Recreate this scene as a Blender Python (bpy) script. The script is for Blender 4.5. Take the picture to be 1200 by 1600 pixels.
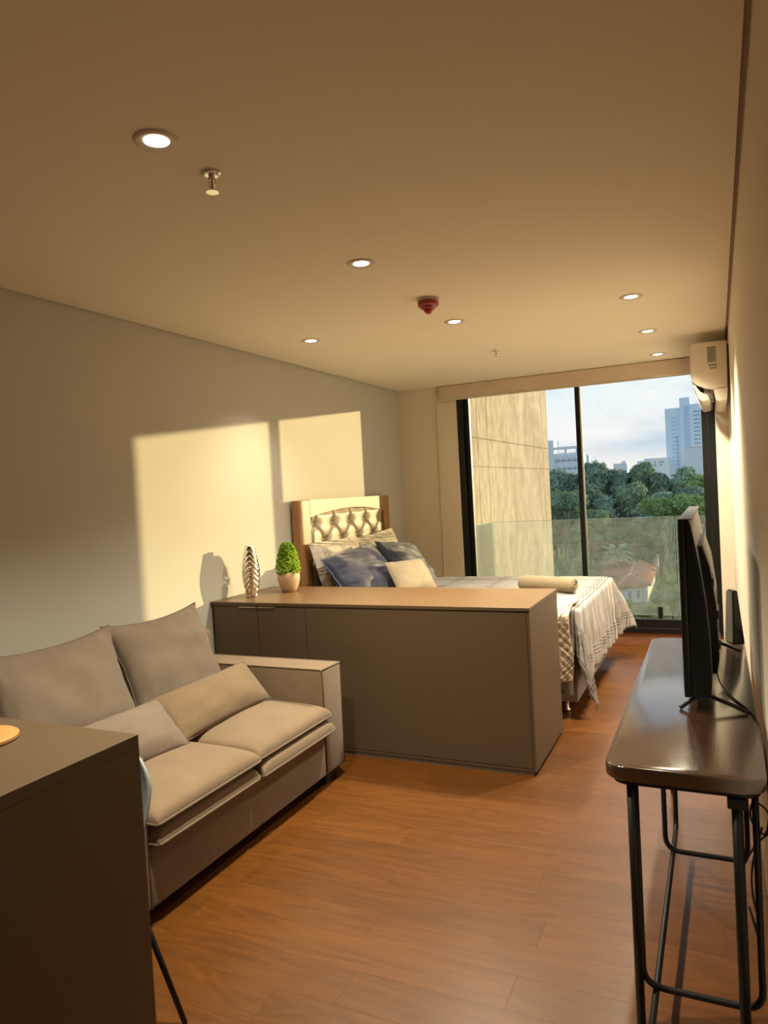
import bpy, bmesh, math, random
from mathutils import Vector, Matrix, noise, Quaternion
random.seed(7)
for o in list(bpy.data.objects): bpy.data.objects.remove(o)
C = bpy.context.scene.collection
PI = math.pi

# ------------------------------------------------------------------ camera
cam_d = bpy.data.cameras.new('camera'); cam = bpy.data.objects.new('camera', cam_d); C.objects.link(cam)
bpy.context.scene.camera = cam
yaw, pitch, roll = (math.radians(a) for a in (25.06, -1.54, 3.07))
fw = Vector((-math.sin(yaw)*math.cos(pitch), math.cos(yaw)*math.cos(pitch), math.sin(pitch)))
rt0 = Vector((math.cos(yaw), math.sin(yaw), 0)); up0 = rt0.cross(fw)
rt = rt0*math.cos(roll) - up0*math.sin(roll); up = rt0*math.sin(roll) + up0*math.cos(roll)
m = Matrix((rt, up, -fw)).transposed().to_4x4(); m.translation = (0, 0, 1.55)
cam.matrix_world = m
cam_d.sensor_fit = 'VERTICAL'; cam_d.sensor_height = 36.0; cam_d.lens = 36.0*1117/1600
cam_d.clip_start = 0.03; cam_d.clip_end = 3000
cam_d.dof.use_dof = True; cam_d.dof.focus_distance = 4.6; cam_d.dof.aperture_fstop = 5.5

# ------------------------------------------------------------------ world, sun, exposure
vs = bpy.context.scene.view_settings
vs.view_transform = 'Standard'; vs.look = 'None'; vs.exposure = 0.68; vs.gamma = 1.0; vs.use_curve_mapping = False
SKY_STRENGTH = 0.72
SUN_STRENGTH = 4.1
SUN_COLOR = (1.0, 0.77, 0.38)
LAMP_WATT = 170.0
LAMP_COLOR = (1.0, 0.92, 0.69)
w = bpy.data.worlds.new('World'); bpy.context.scene.world = w; w.use_nodes = True
nt = w.node_tree; nt.nodes.clear()
def wn(t, **k):
    n = nt.nodes.new(t)
    for a, b in k.items(): setattr(n, a, b)
    return n
tc = wn('ShaderNodeTexCoord'); sep = wn('ShaderNodeSeparateXYZ'); nt.links.new(tc.outputs['Generated'], sep.inputs[0])
ramp = wn('ShaderNodeValToRGB'); nt.links.new(sep.outputs['Z'], ramp.inputs[0])
e = ramp.color_ramp.elements
e[0].position = 0.0; e[0].color = (0.80, 0.76, 0.75, 1); e[1].position = 0.6; e[1].color = (0.30, 0.52, 0.80, 1)
q = e.new(0.07); q.color = (0.84, 0.84, 0.85, 1)
q = e.new(0.16); q.color = (0.62, 0.83, 0.95, 1)
mp = wn('ShaderNodeMapping'); mp.inputs['Scale'].default_value = (3.2, 3.2, 11.0); mp.inputs['Location'].default_value = (0.4, 0.1, 0.7)
nt.links.new(tc.outputs['Generated'], mp.inputs[0])
cn = wn('ShaderNodeTexNoise'); cn.inputs['Scale'].default_value = 1.7; cn.inputs['Detail'].default_value = 6; cn.inputs['Roughness'].default_value = .55
nt.links.new(mp.outputs[0], cn.inputs['Vector'])
cr = wn('ShaderNodeValToRGB'); cr.color_ramp.elements[0].position = .42; cr.color_ramp.elements[1].position = .62
nt.links.new(cn.outputs[0], cr.inputs[0])
mx = wn('ShaderNodeMixRGB'); mx.inputs[2].default_value = (0.50, 0.62, 0.74, 1)
nt.links.new(cr.outputs[0], mx.inputs[0]); nt.links.new(ramp.outputs[0], mx.inputs[1])
mp2 = wn('ShaderNodeMapping'); mp2.inputs['Scale'].default_value = (2.0, 2.0, 7.0); mp2.inputs['Location'].default_value = (2.3, 1.1, 0.2)
nt.links.new(tc.outputs['Generated'], mp2.inputs[0])
cn2 = wn('ShaderNodeTexNoise'); cn2.inputs['Scale'].default_value = 1.5; cn2.inputs['Detail'].default_value = 5
nt.links.new(mp2.outputs[0], cn2.inputs['Vector'])
cr2 = wn('ShaderNodeValToRGB'); cr2.color_ramp.elements[0].position = .45; cr2.color_ramp.elements[1].position = .66
nt.links.new(cn2.outputs[0], cr2.inputs[0])
mx2 = wn('ShaderNodeMixRGB'); mx2.inputs[2].default_value = (0.95, 0.93, 0.90, 1)
nt.links.new(cr2.outputs[0], mx2.inputs[0]); nt.links.new(mx.outputs[0], mx2.inputs[1])
bg = wn('ShaderNodeBackground'); bg.inputs[1].default_value = SKY_STRENGTH; nt.links.new(mx2.outputs[0], bg.inputs[0])
wo = wn('ShaderNodeOutputWorld'); nt.links.new(bg.outputs[0], wo.inputs[0])

sd = bpy.data.lights.new('sun', 'SUN'); sd.energy = SUN_STRENGTH; sd.color = SUN_COLOR; sd.angle = math.radians(0.6)
sun = bpy.data.objects.new('sun', sd); C.objects.link(sun)
SUN_DIR = Vector((-0.742, -1.0, -0.134)).normalized()
sun.rotation_euler = SUN_DIR.to_track_quat('-Z', 'Y').to_euler(); sun.location = (6, 16, 6)

# ------------------------------------------------------------------ material helpers
class NT:
    def __init__(s, name):
        s.m = bpy.data.materials.new(name); s.m.use_nodes = True
        s.t = s.m.node_tree; s.t.nodes.clear()
        s.out = s.t.nodes.new('ShaderNodeOutputMaterial')
    def n(s, t, **k):
        x = s.t.nodes.new(t)
        for a, b in k.items(): setattr(x, a, b)
        return x
    def l(s, a, b): s.t.links.new(a, b)
    def put(s, sock, v):
        if hasattr(v, 'links'): s.l(v, sock)
        elif isinstance(v, tuple) and len(v) == 3 and sock.type == 'RGBA': sock.default_value = v + (1,)
        else: sock.default_value = v
    def math(s, op, a, b=0.0, c=0.0):
        x = s.n('ShaderNodeMath', operation=op)
        for i, v in enumerate((a, b, c)): s.put(x.inputs[i], v)
        return x.outputs[0]
    def mix(s, f, a, b, mode='MIX'):
        x = s.n('ShaderNodeMixRGB', blend_type=mode); s.put(x.inputs[0], f); s.put(x.inputs[1], a); s.put(x.inputs[2], b)
        return x.outputs[0]
    def coord(s, which='Object', scale=(1, 1, 1), rot=(0, 0, 0), loc=(0, 0, 0), rnd=0.0):
        t = s.n('ShaderNodeTexCoord'); v = t.outputs[which]
        if rnd:
            oi = s.n('ShaderNodeObjectInfo'); a = s.n('ShaderNodeVectorMath', operation='ADD'); b = s.n('ShaderNodeCombineXYZ')
            r = s.math('MULTIPLY', oi.outputs['Random'], rnd)
            for i in range(3): s.l(r, b.inputs[i])
            s.l(v, a.inputs[0]); s.l(b.outputs[0], a.inputs[1]); v = a.outputs[0]
        m = s.n('ShaderNodeMapping'); m.inputs['Scale'].default_value = scale; m.inputs['Rotation'].default_value = rot; m.inputs['Location'].default_value = loc
        s.l(v, m.inputs[0]); return m.outputs[0]
    def noise(s, vec, scale=5, detail=3, rough=.5, dist=0.0):
        x = s.n('ShaderNodeTexNoise'); x.inputs['Scale'].default_value = scale; x.inputs['Detail'].default_value = detail
        x.inputs['Roughness'].default_value = rough; x.inputs['Distortion'].default_value = dist; s.l(vec, x.inputs['Vector']); return x.outputs[0]
    def ramp(s, f, *stops):
        x = s.n('ShaderNodeValToRGB'); s.l(f, x.inputs[0]); el = x.color_ramp.elements
        while len(el) < len(stops): el.new(0.5)
        for q, (p, c) in zip(el, stops):
            q.position = p; q.color = (c + (1,)) if isinstance(c, tuple) else (c, c, c, 1)
        return x.outputs[0]
    def bump(s, h, strength=.2, dist=.002):
        x = s.n('ShaderNodeBump'); x.inputs['Strength'].default_value = strength; x.inputs['Distance'].default_value = dist
        s.l(h, x.inputs['Height']); return x.outputs[0]
    def bsdf(s, col, rough=.5, metal=0.0, normal=None, spec=.5, **k):
        x = s.n('ShaderNodeBsdfPrincipled'); s.put(x.inputs['Base Color'], col); s.put(x.inputs['Roughness'], rough); s.put(x.inputs['Metallic'], metal)
        x.inputs['Specular IOR Level'].default_value = spec
        if normal is not None: s.l(normal, x.inputs['Normal'])
        for a, b in k.items(): s.put(x.inputs[a.replace('_', ' ')], b)
        s.l(x.outputs[0], s.out.inputs[0]); return x

def plain(name, col, rough=.5, metal=0.0, spec=.5, bump=0.0, bscale=200, var=0.0):
    t = NT(name); v = t.coord('Object')
    nz = t.noise(v, bscale, 3); nr = None
    if bump: nr = t.bump(nz, bump)
    c = col
    if var:
        n2 = t.noise(v, 3, 4); c = t.mix(n2, tuple(x*(1-var) for x in col), tuple(min(1, x*(1+var)) for x in col))
    t.bsdf(c, rough, metal, nr, spec); return t.m

def fabric(name, col, col2=None, weave=900, rough=.9, bump=.25, which='Object', sheen=.15):
    t = NT(name); v = t.coord(which)
    w1 = t.n('ShaderNodeTexWave'); w1.inputs['Scale'].default_value = weave/6; w1.bands_direction = 'X'; w1.inputs['Distortion'].default_value = 1.5; t.l(v, w1.inputs['Vector'])
    n1 = t.noise(v, weave/3, 2); n2 = t.noise(v, 6, 4)
    c2 = col2 or tuple(x*.8 for x in col)
    f = t.math('ADD', t.math('MULTIPLY', n1, .6), t.math('MULTIPLY', n2, .4))
    c = t.mix(t.ramp(f, (.35, 0.0), (.65, 1.0)), c2, col)
    t.bsdf(c, rough, 0, t.bump(n1, bump, .0015), .2, Sheen_Weight=sheen); return t.m

def wood(name, dark, light, axis='X', scale=1.0, rough=.4, rnd=0.0, contrast=1.0, spec=.5, tone=0.0, ior=1.5):
    t = NT(name)
    st = {'X': (.75, 14, 14), 'Y': (14, .75, 14), 'Z': (14, 14, .75)}[axis]
    v = t.coord('Object', tuple(a*scale for a in st), rnd=rnd)
    st2 = {'X': (.5, 3.2, 3.2), 'Y': (3.2, .5, 3.2), 'Z': (3.2, 3.2, .5)}[axis]
    v2 = t.coord('Object', tuple(a*scale for a in st2), rnd=rnd)
    n1 = t.noise(v, 3, 6, .6, .25); n2 = t.noise(v2, 1.7, 2, .45, .9)
    rings = t.math('FRACT', t.math('MULTIPLY', n2, 9.0))
    rings = t.math('ABSOLUTE', t.math('SUBTRACT', rings, .5))
    fine = t.noise(v, 22, 2, .5)
    f = t.math('ADD', t.math('MULTIPLY', n1, .55), t.math('MULTIPLY', rings, .35))
    f = t.math('ADD', f, t.math('MULTIPLY', fine, .25))
    f = t.ramp(f, (.5-.28/contrast, 0.0), (.5+.28/contrast, 1.0))
    c = t.mix(f, dark, light)
    if tone:
        oi = t.n('ShaderNodeObjectInfo')
        k = t.math('ADD', t.math('MULTIPLY', oi.outputs['Random'], tone*2), 1-tone)
        cc = t.n('ShaderNodeCombineXYZ'); [t.l(k, cc.inputs[i]) for i in range(3)]
        c = t.mix(1.0, c, cc.outputs[0], 'MULTIPLY')
    t.bsdf(c, t.math('ADD', t.math('MULTIPLY', fine, .12), rough-.06), 0, t.bump(fine, .12, .001), spec, IOR=ior); return t.m

def thin_glass(name, tint=(1, 1, 1), haze=0.0, hazecol=(.9, .95, .92), streak=False):
    t = NT(name)
    tr = t.n('ShaderNodeBsdfTransparent'); t.put(tr.inputs[0], tint)
    gl = t.n('ShaderNodeBsdfGlossy'); gl.inputs['Roughness'].default_value = .02
    fr = t.n('ShaderNodeFresnel'); fr.inputs[0].default_value = 1.45
    a = t.n('ShaderNodeMixShader'); t.l(t.math('MULTIPLY', fr.outputs[0], .7), a.inputs[0]); t.l(tr.outputs[0], a.inputs[1]); t.l(gl.outputs[0], a.inputs[2])
    last = a.outputs[0]
    if haze:
        d = t.n('ShaderNodeBsdfDiffuse'); t.put(d.inputs[0], hazecol); tl = t.n('ShaderNodeBsdfTranslucent'); t.put(tl.inputs[0], hazecol)
        dd = t.n('ShaderNodeMixShader'); dd.inputs[0].default_value = .5; t.l(d.outputs[0], dd.inputs[1]); t.l(tl.outputs[0], dd.inputs[2])
        nz = t.noise(t.coord('Object', (2.2, 2.2, .9)), 2.2, 5, .6)
        f = t.math('MULTIPLY', t.ramp(nz, (.3, .35), (.7, 1.0)), haze)
        b = t.n('ShaderNodeMixShader'); t.l(f, b.inputs[0]); t.l(last, b.inputs[1]); t.l(dd.outputs[0], b.inputs[2]); last = b.outputs[0]
    t.l(last, t.out.inputs[0]); return t.m

def emit(name, col, strength):
    t = NT(name); x = t.n('ShaderNodeEmission'); t.put(x.inputs[0], col); x.inputs[1].default_value = strength; t.l(x.outputs[0], t.out.inputs[0]); return t.m

def line_mask(t, c, period, specs):
    """1 on thin stripes at given offsets (metres) of a repeating period"""
    f = t.math('MULTIPLY', t.math('FRACT', t.math('DIVIDE', c, period)), period)
    tot = None
    for off, wd in specs:
        k = t.math('LESS_THAN', t.math('ABSOLUTE', t.math('SUBTRACT', f, off)), wd)
        tot = k if tot is None else t.math('MAXIMUM', tot, k)
    return tot

def plaid(name, base, dark, mid, rot=0.0, period=.36, quilt=0.0, fine=.03):
    t = NT(name); v = t.coord('UV', rot=(0, 0, rot)); s = t.n('ShaderNodeSeparateXYZ'); t.l(v, s.inputs[0])
    x, y = t.math('ADD', s.outputs[0], 10.0), t.math('ADD', s.outputs[1], 10.0)
    nz = t.noise(t.coord('UV'), 7, 4)
    big = t.math('MAXIMUM', line_mask(t, x, period, [(.03, .0034), (.055, .0034), (.08, .0034)]), line_mask(t, y, period, [(.03, .0034), (.055, .0034), (.08, .0034)]))
    small = t.math('MAXIMUM', line_mask(t, x, fine*2.2, [(.02, .0017)]), line_mask(t, y, fine*2.2, [(.02, .0017)]))
    c = t.mix(nz, base, tuple(k*.93 for k in base))
    c = t.mix(t.math('MULTIPLY', small, .45), c, mid)
    c = t.mix(t.math('MULTIPLY', big, .85), c, dark)
    fb = t.noise(t.coord('UV'), 60, 3)
    t.bsdf(c, .92, 0, t.bump(fb, .3, .003), .15, Sheen_Weight=.1); return t.m

M = {}
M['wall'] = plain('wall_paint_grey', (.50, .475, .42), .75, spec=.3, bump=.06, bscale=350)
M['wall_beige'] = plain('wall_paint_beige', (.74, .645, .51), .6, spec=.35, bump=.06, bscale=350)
M['ceiling'] = plain('ceiling_paint', (.86, .775, .63), .8, spec=.2, bump=.03, bscale=300)
M['gap'] = plain('shadow_gap_paint', (.45, .36, .25), .9)
M['floor'] = wood('floor_vinyl_oak', (.063, .0195, .0024), (.145, .048, .0066), 'X', 1.0, .34, rnd=37.0, contrast=.85, spec=.5, tone=.11)
M['riser'] = wood('riser_wood', (.22, .08, .04), (.40, .17, .09), 'X', 1.0, .4)
M['black_alu'] = plain('black_aluminium', (.006, .006, .0065), .4, spec=.3)
M['alu_edge'] = plain('grey_aluminium', (.35, .33, .30), .3, .8)
M['glass'] = thin_glass('window_glass', (.97, .985, .98))
M['rail_glass'] = thin_glass('railing_glass', (.97, .99, .98), .15, (.58, .68, .72))
M['glass_edge'] = plain('glass_edge', (.45, .62, .55), .15, spec=.6)
M['blind'] = fabric('linen_blind', (.70, .57, .43), (.57, .46, .35), 700)
M['taupe'] = plain('taupe_melamine', (.094, .060, .033), .42, spec=.4, bump=.04, bscale=500)
M['taupe_dark'] = plain('taupe_plinth', (.12, .095, .07), .5)
M['oak_top'] = wood('oak_worktop', (.118, .062, .027), (.178, .101, .047), 'X', 1.2, .36, contrast=.8)
M['handle'] = plain('brushed_handle', (.75, .68, .56), .3, .9)
M['sofa'] = fabric('sofa_linen', (.215, .147, .093), (.158, .106, .067), 1000)
M['sofa_pipe'] = fabric('sofa_piping', (.165, .113, .072), None, 1200)
M['cush'] = fabric('cushion_linen', (.20, .15, .113), (.148, .108, .08), 1000)
M['lumbar'] = fabric('lumbar_linen', (.20, .134, .078), (.148, .098, .057), 1000)
M['sofa_foot'] = plain('sofa_foot_black', (.015, .012, .01), .5)
M['head_wood'] = wood('headboard_oak', (.29, .15, .058), (.42, .25, .115), 'Y', 1.3, .4, contrast=.7)
M['head_wood_v'] = wood('headboard_oak_post', (.26, .11, .043), (.38, .20, .085), 'Z', 1.3, .4, contrast=.7)
M['tuft'] = plain('cream_leatherette', (.42, .355, .255), .42, spec=.4, bump=.05, bscale=400)
M['sham'] = plaid('plaid_sham', (.52, .46, .385), (.07, .045, .04), (.16, .115, .10), .12, .24, fine=.02)
M['cover'] = plaid('plaid_coverlet', (.31, .28, .265), (.055, .028, .02), (.205, .16, .145), 0.0, .42, fine=.03)
M['quilt'] = plaid('plaid_quilt', (.60, .49, .37), (.10, .045, .03), (.36, .25, .17), PI/4, .27, fine=.022)
M['navy'] = fabric('navy_satin_cotton', (.034, .035, .070), (.020, .022, .048), 1500, .55, .1, sheen=.4)
M['navy_b'] = fabric('blue_edge_cotton', (.10, .15, .27), None, 1500, .6, .1)
M['beige_c'] = fabric('beige_cushion', (.38, .305, .21), (.32, .255, .175), 900)
M['throw'] = fabric('cream_throw', (.29, .215, .135), (.24, .178, .112), 500, .95, .5)
M['bed_base'] = fabric('grey_bed_base', (.30, .28, .26), (.20, .19, .18), 120, .8)
M['mattress'] = fabric('white_mattress', (.70, .68, .64), None, 500)
M['chrome'] = plain('chrome', (.80, .76, .70), .12, 1.0)
M['vase'] = plain('silver_vase', (.85, .80, .72), .13, 1.0)
M['pot'] = plain('hammered_clay_pot', (.56, .36, .22), .5, bump=.5, bscale=70, spec=.45)
M['soil'] = plain('soil', (.05, .035, .02), .95)
M['black_metal'] = plain('black_powder_coat', (.008, .0075, .007), .45, spec=.3)
M['walnut'] = wood('walnut_tabletop', (.030, .013, .008), (.078, .036, .021), 'Y', 1.2, .17, contrast=.8, ior=2.1)
M['tv_black'] = plain('tv_black_plastic', (.008, .008, .008), .35)
M['tv_grey'] = plain('tv_grey_plastic', (.10, .095, .09), .4)
M['screen'] = plain('tv_screen', (.004, .004, .005), .08, spec=.6)
M['router_b'] = plain('router_black', (.012, .012, .012), .25)
M['router_g'] = plain('router_grey', (.20, .19, .17), .3)
M['cable'] = plain('black_cable', (.012, .012, .012), .5)
M['ac'] = plain('ac_white_plastic', (.76, .67, .55), .4, spec=.4)
M['ac_grey'] = plain('ac_grey_vane', (.58, .51, .45), .35)
M['ac_dark'] = plain('ac_dark_slot', (.14, .115, .10), .6)
M['sticker'] = plain('sticker_grey_green', (.36, .35, .27), .5)
M['print'] = plain('printed_ink', (.10, .085, .06), .6)
M['lamp_ring'] = plain('downlight_trim', (.66, .57, .44), .35)
M['lamp'] = emit('downlight_led', (1.0, .86, .66), 9.0)
M['red'] = plain('red_alarm_plastic', (.36, .018, .02), .25, spec=.6)
M['alarm_base'] = plain('alarm_base', (.55, .48, .40), .5)
M['shell'] = plain('grey_white_chair_shell', (.21, .215, .215), .35)
M['switch'] = plain('switch_plate', (.72, .66, .58), .4)
M['trivet'] = wood('round_wood_board', (.42, .19, .055), (.55, .27, .09), 'X', 3, .4, contrast=.5)

def leaf_mat(name, a, b, rnd=.25, trans=.3):
    t = NT(name); oi = t.n('ShaderNodeObjectInfo')
    n = t.noise(t.coord('Object'), .45, 3); n2 = t.noise(t.coord('Object'), 4.5, 2)
    f = t.math('ADD', t.math('MULTIPLY', n, .6), t.math('MULTIPLY', n2, .4))
    c = t.mix(t.ramp(f, (.35, 0.0), (.65, 1.0)), a, b)
    k = t.math('ADD', t.math('MULTIPLY', oi.outputs['Random'], rnd*2), 1-rnd)
    cc = t.n('ShaderNodeCombineXYZ'); [t.l(k, cc.inputs[i]) for i in range(3)]
    c = t.mix(1.0, c, cc.outputs[0], 'MULTIPLY')
    d = t.n('ShaderNodeBsdfDiffuse'); t.l(c, d.inputs[0]); tr = t.n('ShaderNodeBsdfTranslucent'); t.l(c, tr.inputs[0])
    mxs = t.n('ShaderNodeMixShader'); mxs.inputs[0].default_value = trans; t.l(d.outputs[0], mxs.inputs[1]); t.l(tr.outputs[0], mxs.inputs[2])
    t.l(mxs.outputs[0], t.out.inputs[0]); return t.m
M['leaf_dark'] = leaf_mat('leaf_dark', (.18, .27, .22), (.31, .43, .31))
M['leaf_mid'] = leaf_mat('leaf_mid', (.17, .245, .17), (.31, .41, .25))
M['leaf_bright'] = leaf_mat('leaf_bright', (.17, .27, .10), (.38, .49, .20))
M['leaf_dry'] = leaf_mat('leaf_dry', (.30, .28, .20), (.50, .46, .33))
M['leaf_palm'] = leaf_mat('leaf_palm', (.36, .46, .36), (.55, .64, .50))
M['topiary'] = leaf_mat('topiary_leaf', (.13, .27, .02), (.50, .66, .09), .0, .4)
M['bark'] = plain('bark', (.16, .12, .09), .9)
M['ground'] = plain('ground_grass', (.10, .13, .07), .95, var=.4)
M['roof'] = plain('terracotta_tiles', (.58, .25, .17), .8, var=.25)
M['roof_b'] = plain('terracotta_ridge', (.64, .42, .32), .8)
M['white_wall'] = plain('white_render', (.72, .73, .76), .8)
M['bldg_haze_blue'] = plain('hazed_blue_render', (.58, .72, .88), .7)  # pale blue of distance haze painted into the far building walls
M['bldg_haze_blue2'] = plain('hazed_blue_render_deep', (.42, .58, .78), .7)
M['bldg_haze_white'] = plain('hazed_white_render', (.70, .76, .84), .7)  # bluish haze mixed into this wall colour as well
M['bldg_win'] = plain('far_window_glass', (.20, .29, .40), .3)
M['mast'] = plain('mast_steel', (.40, .46, .54), .5)

def concrete():
    t = NT('weathered_concrete'); v = t.coord('Object', (1.8, 1.8, .9)); v2 = t.coord('Object', (6, 6, 2.4))
    a = t.noise(v, 1.3, 6, .65, .4); b = t.noise(v2, 1.8, 5, .6, .6)
    f = t.math('ADD', t.math('MULTIPLY', a, .45), t.math('MULTIPLY', b, .55))
    c = t.mix(t.ramp(f, (.40, 0.0), (.60, 1.0)), (.33, .265, .185), (.50, .42, .31))
    t.bsdf(c, .85, 0, t.bump(b, .15, .01), .2); return t.m
M['concrete'] = concrete()

# ------------------------------------------------------------------ geometry helpers
def new(): return bmesh.new()
def box(bm, x0, x1, y0, y1, z0, z1, bev=0.0, seg=2, mat=None):
    ret = bmesh.ops.create_cube(bm, size=1.0); vs_ = ret['verts']
    for v in vs_:
        v.co = Vector(((x0+x1)/2+v.co.x*(x1-x0), (y0+y1)/2+v.co.y*(y1-y0), (z0+z1)/2+v.co.z*(z1-z0)))
    if mat is not None:
        for v in vs_: v.co = mat @ v.co
    if bev:
        es = list({e_ for v in vs_ for e_ in v.link_edges})
        bmesh.ops.bevel(bm, geom=es, offset=bev, segments=seg, affect='EDGES', profile=.5)
    return bm
def boxm(*a, **k): return box(new(), *a, **k)
def grid_faces(bm, rows, close_u=False, close_v=False):
    n, k = len(rows), len(rows[0])
    fs = []
    for i in range(n if close_u else n-1):
        for j in range(k if close_v else k-1):
            a, b, c, d = rows[i][j], rows[(i+1) % n][j], rows[(i+1) % n][(j+1) % k], rows[i][(j+1) % k]
            try: fs.append(bm.faces.new((a, b, c, d)))
            except ValueError: pass
    return fs
def tube(bm, pts, r, seg=10, caps=True, closed=False):
    pts = [Vector(p) for p in pts]; n = len(pts); rs = r if isinstance(r, (list, tuple)) else [r]*n
    rows = []; nrm = None
    for i, p in enumerate(pts):
        if closed: t = (pts[(i+1) % n]-pts[i-1])
        else: t = (pts[min(i+1, n-1)]-pts[max(i-1, 0)])
        t.normalize()
        if nrm is None:
            nrm = t.orthogonal().normalized()
        else:
            nrm = (nrm-t*nrm.dot(t)); nrm = nrm.normalized() if nrm.length > 1e-6 else t.orthogonal().normalized()
        b = t.cross(nrm)
        rows.append([bm.verts.new(p+(nrm*math.cos(2*PI*j/seg)+b*math.sin(2*PI*j/seg))*rs[i]) for j in range(seg)])
    grid_faces(bm, rows, closed, True)
    if caps and not closed:
        bm.faces.new(rows[0][::-1]); bm.faces.new(rows[-1])
    return bm
def fillet(pts, r, n=6):
    pts = [Vector(p) for p in pts]; out = [pts[0]]
    for i in range(1, len(pts)-1):
        a, p, b = pts[i-1], pts[i], pts[i+1]
        d1, d2 = (a-p), (b-p); l = min(r, d1.length*.49, d2.length*.49)
        s, e_ = p+d1.normalized()*l, p+d2.normalized()*l
        for k in range(n+1):
            t = k/n; out.append(s*(1-t)**2+p*2*t*(1-t)+e_*t*t)
    out.append(pts[-1]); return out
def smooth_path(pts, n=8):
    pts = [Vector(p) for p in pts]; out = []
    for i in range(len(pts)-1):
        p0, p1, p2, p3 = pts[max(i-1, 0)], pts[i], pts[i+1], pts[min(i+2, len(pts)-1)]
        for k in range(n):
            t = k/n
            out.append(.5*((2*p1)+(p2-p0)*t+(2*p0-5*p1+4*p2-p3)*t*t+(3*p1-p0-3*p2+p3)*t**3))
    out.append(pts[-1]); return out
def lathe(bm, prof, c=(0, 0), seg=24, fn=None, cap=True):
    rows = []
    for r, z in prof:
        row = []
        for j in range(seg):
            a = 2*PI*j/seg; rr = fn(r, z, a) if fn else r
            row.append(bm.verts.new((c[0]+rr*math.cos(a), c[1]+rr*math.sin(a), z)))
        rows.append(row)
    grid_faces(bm, rows, False, True)
    if cap:
        if prof[0][0] > 1e-4: bm.faces.new(rows[0][::-1])
        if prof[-1][0] > 1e-4: bm.faces.new(rows[-1])
    return bm
def prism(bm, poly, axis, a0, a1, bev=0.0):
    """poly: list of 2-D points in the plane normal to axis ('x','y','z')"""
    def P(p, a): return {'x': (a, p[0], p[1]), 'y': (p[0], a, p[1]), 'z': (p[0], p[1], a)}[axis]
    A = [bm.verts.new(P(p, a0)) for p in poly]; B = [bm.verts.new(P(p, a1)) for p in poly]
    n = len(poly); fs = [bm.faces.new(A), bm.faces.new(B[::-1])]
    for i in range(n): fs.append(bm.faces.new((A[i], B[i], B[(i+1) % n], A[(i+1) % n])))
    if bev:
        es = list({e_ for f in fs[:2] for e_ in f.edges})
        bmesh.ops.bevel(bm, geom=es, offset=bev, segments=2, affect='EDGES', profile=.5)
    return bm
def wpos(o):
    p = Vector((0, 0, 0)); mtx = Matrix.Identity(4)
    while o is not None:
        mtx = o.matrix_basis @ mtx; o = o.parent
    return mtx
def obj(name, bm, mat, parent=None, smooth=False, kind=None, local=False, subdiv=0):
    bmesh.ops.recalc_face_normals(bm, faces=bm.faces)
    if parent is not None and not local:
        bm.transform(wpos(parent).inverted())
    me = bpy.data.meshes.new(name); bm.to_mesh(me); bm.free()
    for p in me.polygons: p.use_smooth = bool(smooth)
    if smooth == 'auto':
        me.set_sharp_from_angle(angle=math.radians(38))
    me.materials.append(mat)
    o = bpy.data.objects.new(name, me); C.objects.link(o)
    if parent is not None: o.parent = parent
    if kind: o['kind'] = kind
    if subdiv:
        md = o.modifiers.new('sub', 'SUBSURF'); md.levels = subdiv; md.render_levels = subdiv
    return o
def thing(name, label, cat, loc=(0, 0, 0), rotz=0.0, group=None):
    o = bpy.data.objects.new(name, None); C.objects.link(o); o.location = loc; o.rotation_euler = (0, 0, rotz)
    o.empty_display_size = .1; o['label'] = label; o['category'] = cat
    if group: o['group'] = group
    return o
def tag(o, label, cat, group=None):
    o['label'] = label; o['category'] = cat
    if group: o['group'] = group
    return o
def struct(name, bm, mat, parent=None, smooth=False):
    o = obj(name, bm, mat, parent, smooth)
    if parent is None: o['kind'] = 'structure'
    return o
def dup(root, loc, label, rotz=None, scale=None):
    r = root.copy(); C.objects.link(r); r.location = loc; r['label'] = label
    if rotz is not None: r.rotation_euler = (0, 0, rotz)
    if scale: r.scale = scale
    for ch in list(root.children):
        c = ch.copy(); C.objects.link(c); c.parent = r
        for g in ch.children:
            d = g.copy(); C.objects.link(d); d.parent = c
    return r

# ------------------------------------------------------------------ room shell
XL, XR, YB, YF, H = -3.02, .112, 6.97, -2.6, 2.607
floor = struct('floor', boxm(XL-.1, XR+.1, YF-.1, 7.03, -.16, -.009), M['floor'])
PW, PL = .16, 1.22
JOINT = {3: -1.32, 4: -.65, 2: -.08, -4: -.63, -5: -1.12, -6: -.10}   # end joints read off the photograph, by row
pmesh = {}
row = -16
while 3.12+row*PW < 7.03-.001:
    y0 = 3.12+(row-3)*PW; y1 = y0+PW
    row += 1
    k = row-1-3
    if y1 > 7.03: y1 = 7.03
    if y1-y0 < .01: continue
    off = JOINT.get(k+3, -1.4+((k*0.47) % 1.0)*PL)
    x = off-PL*4
    while x < XR:
        a, b = max(x, XL), min(x+PL, XR); x += PL
        if b-a < .02: continue
        key = (round(b-a, 3), round(y1-y0, 3))
        if key not in pmesh:
            bm = boxm(-(b-a)/2+.0001, (b-a)/2-.0001, -(y1-y0)/2+.0001, (y1-y0)/2-.0001, -.0085, 0, .0003, 1)
            p = obj('plank', bm, M['floor'], floor, local=True); pmesh[key] = p.data
        else:
            p = bpy.data.objects.new('plank', pmesh[key]); C.objects.link(p); p.parent = floor
        p.location = ((a+b)/2, (y0+y1)/2, 0)
pl_y0 = 3.12+(-16-3)*PW
obj('rear_floor_sheet', boxm(XL, XR, YF, pl_y0, -.009, 0), M['floor'], floor)

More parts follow.
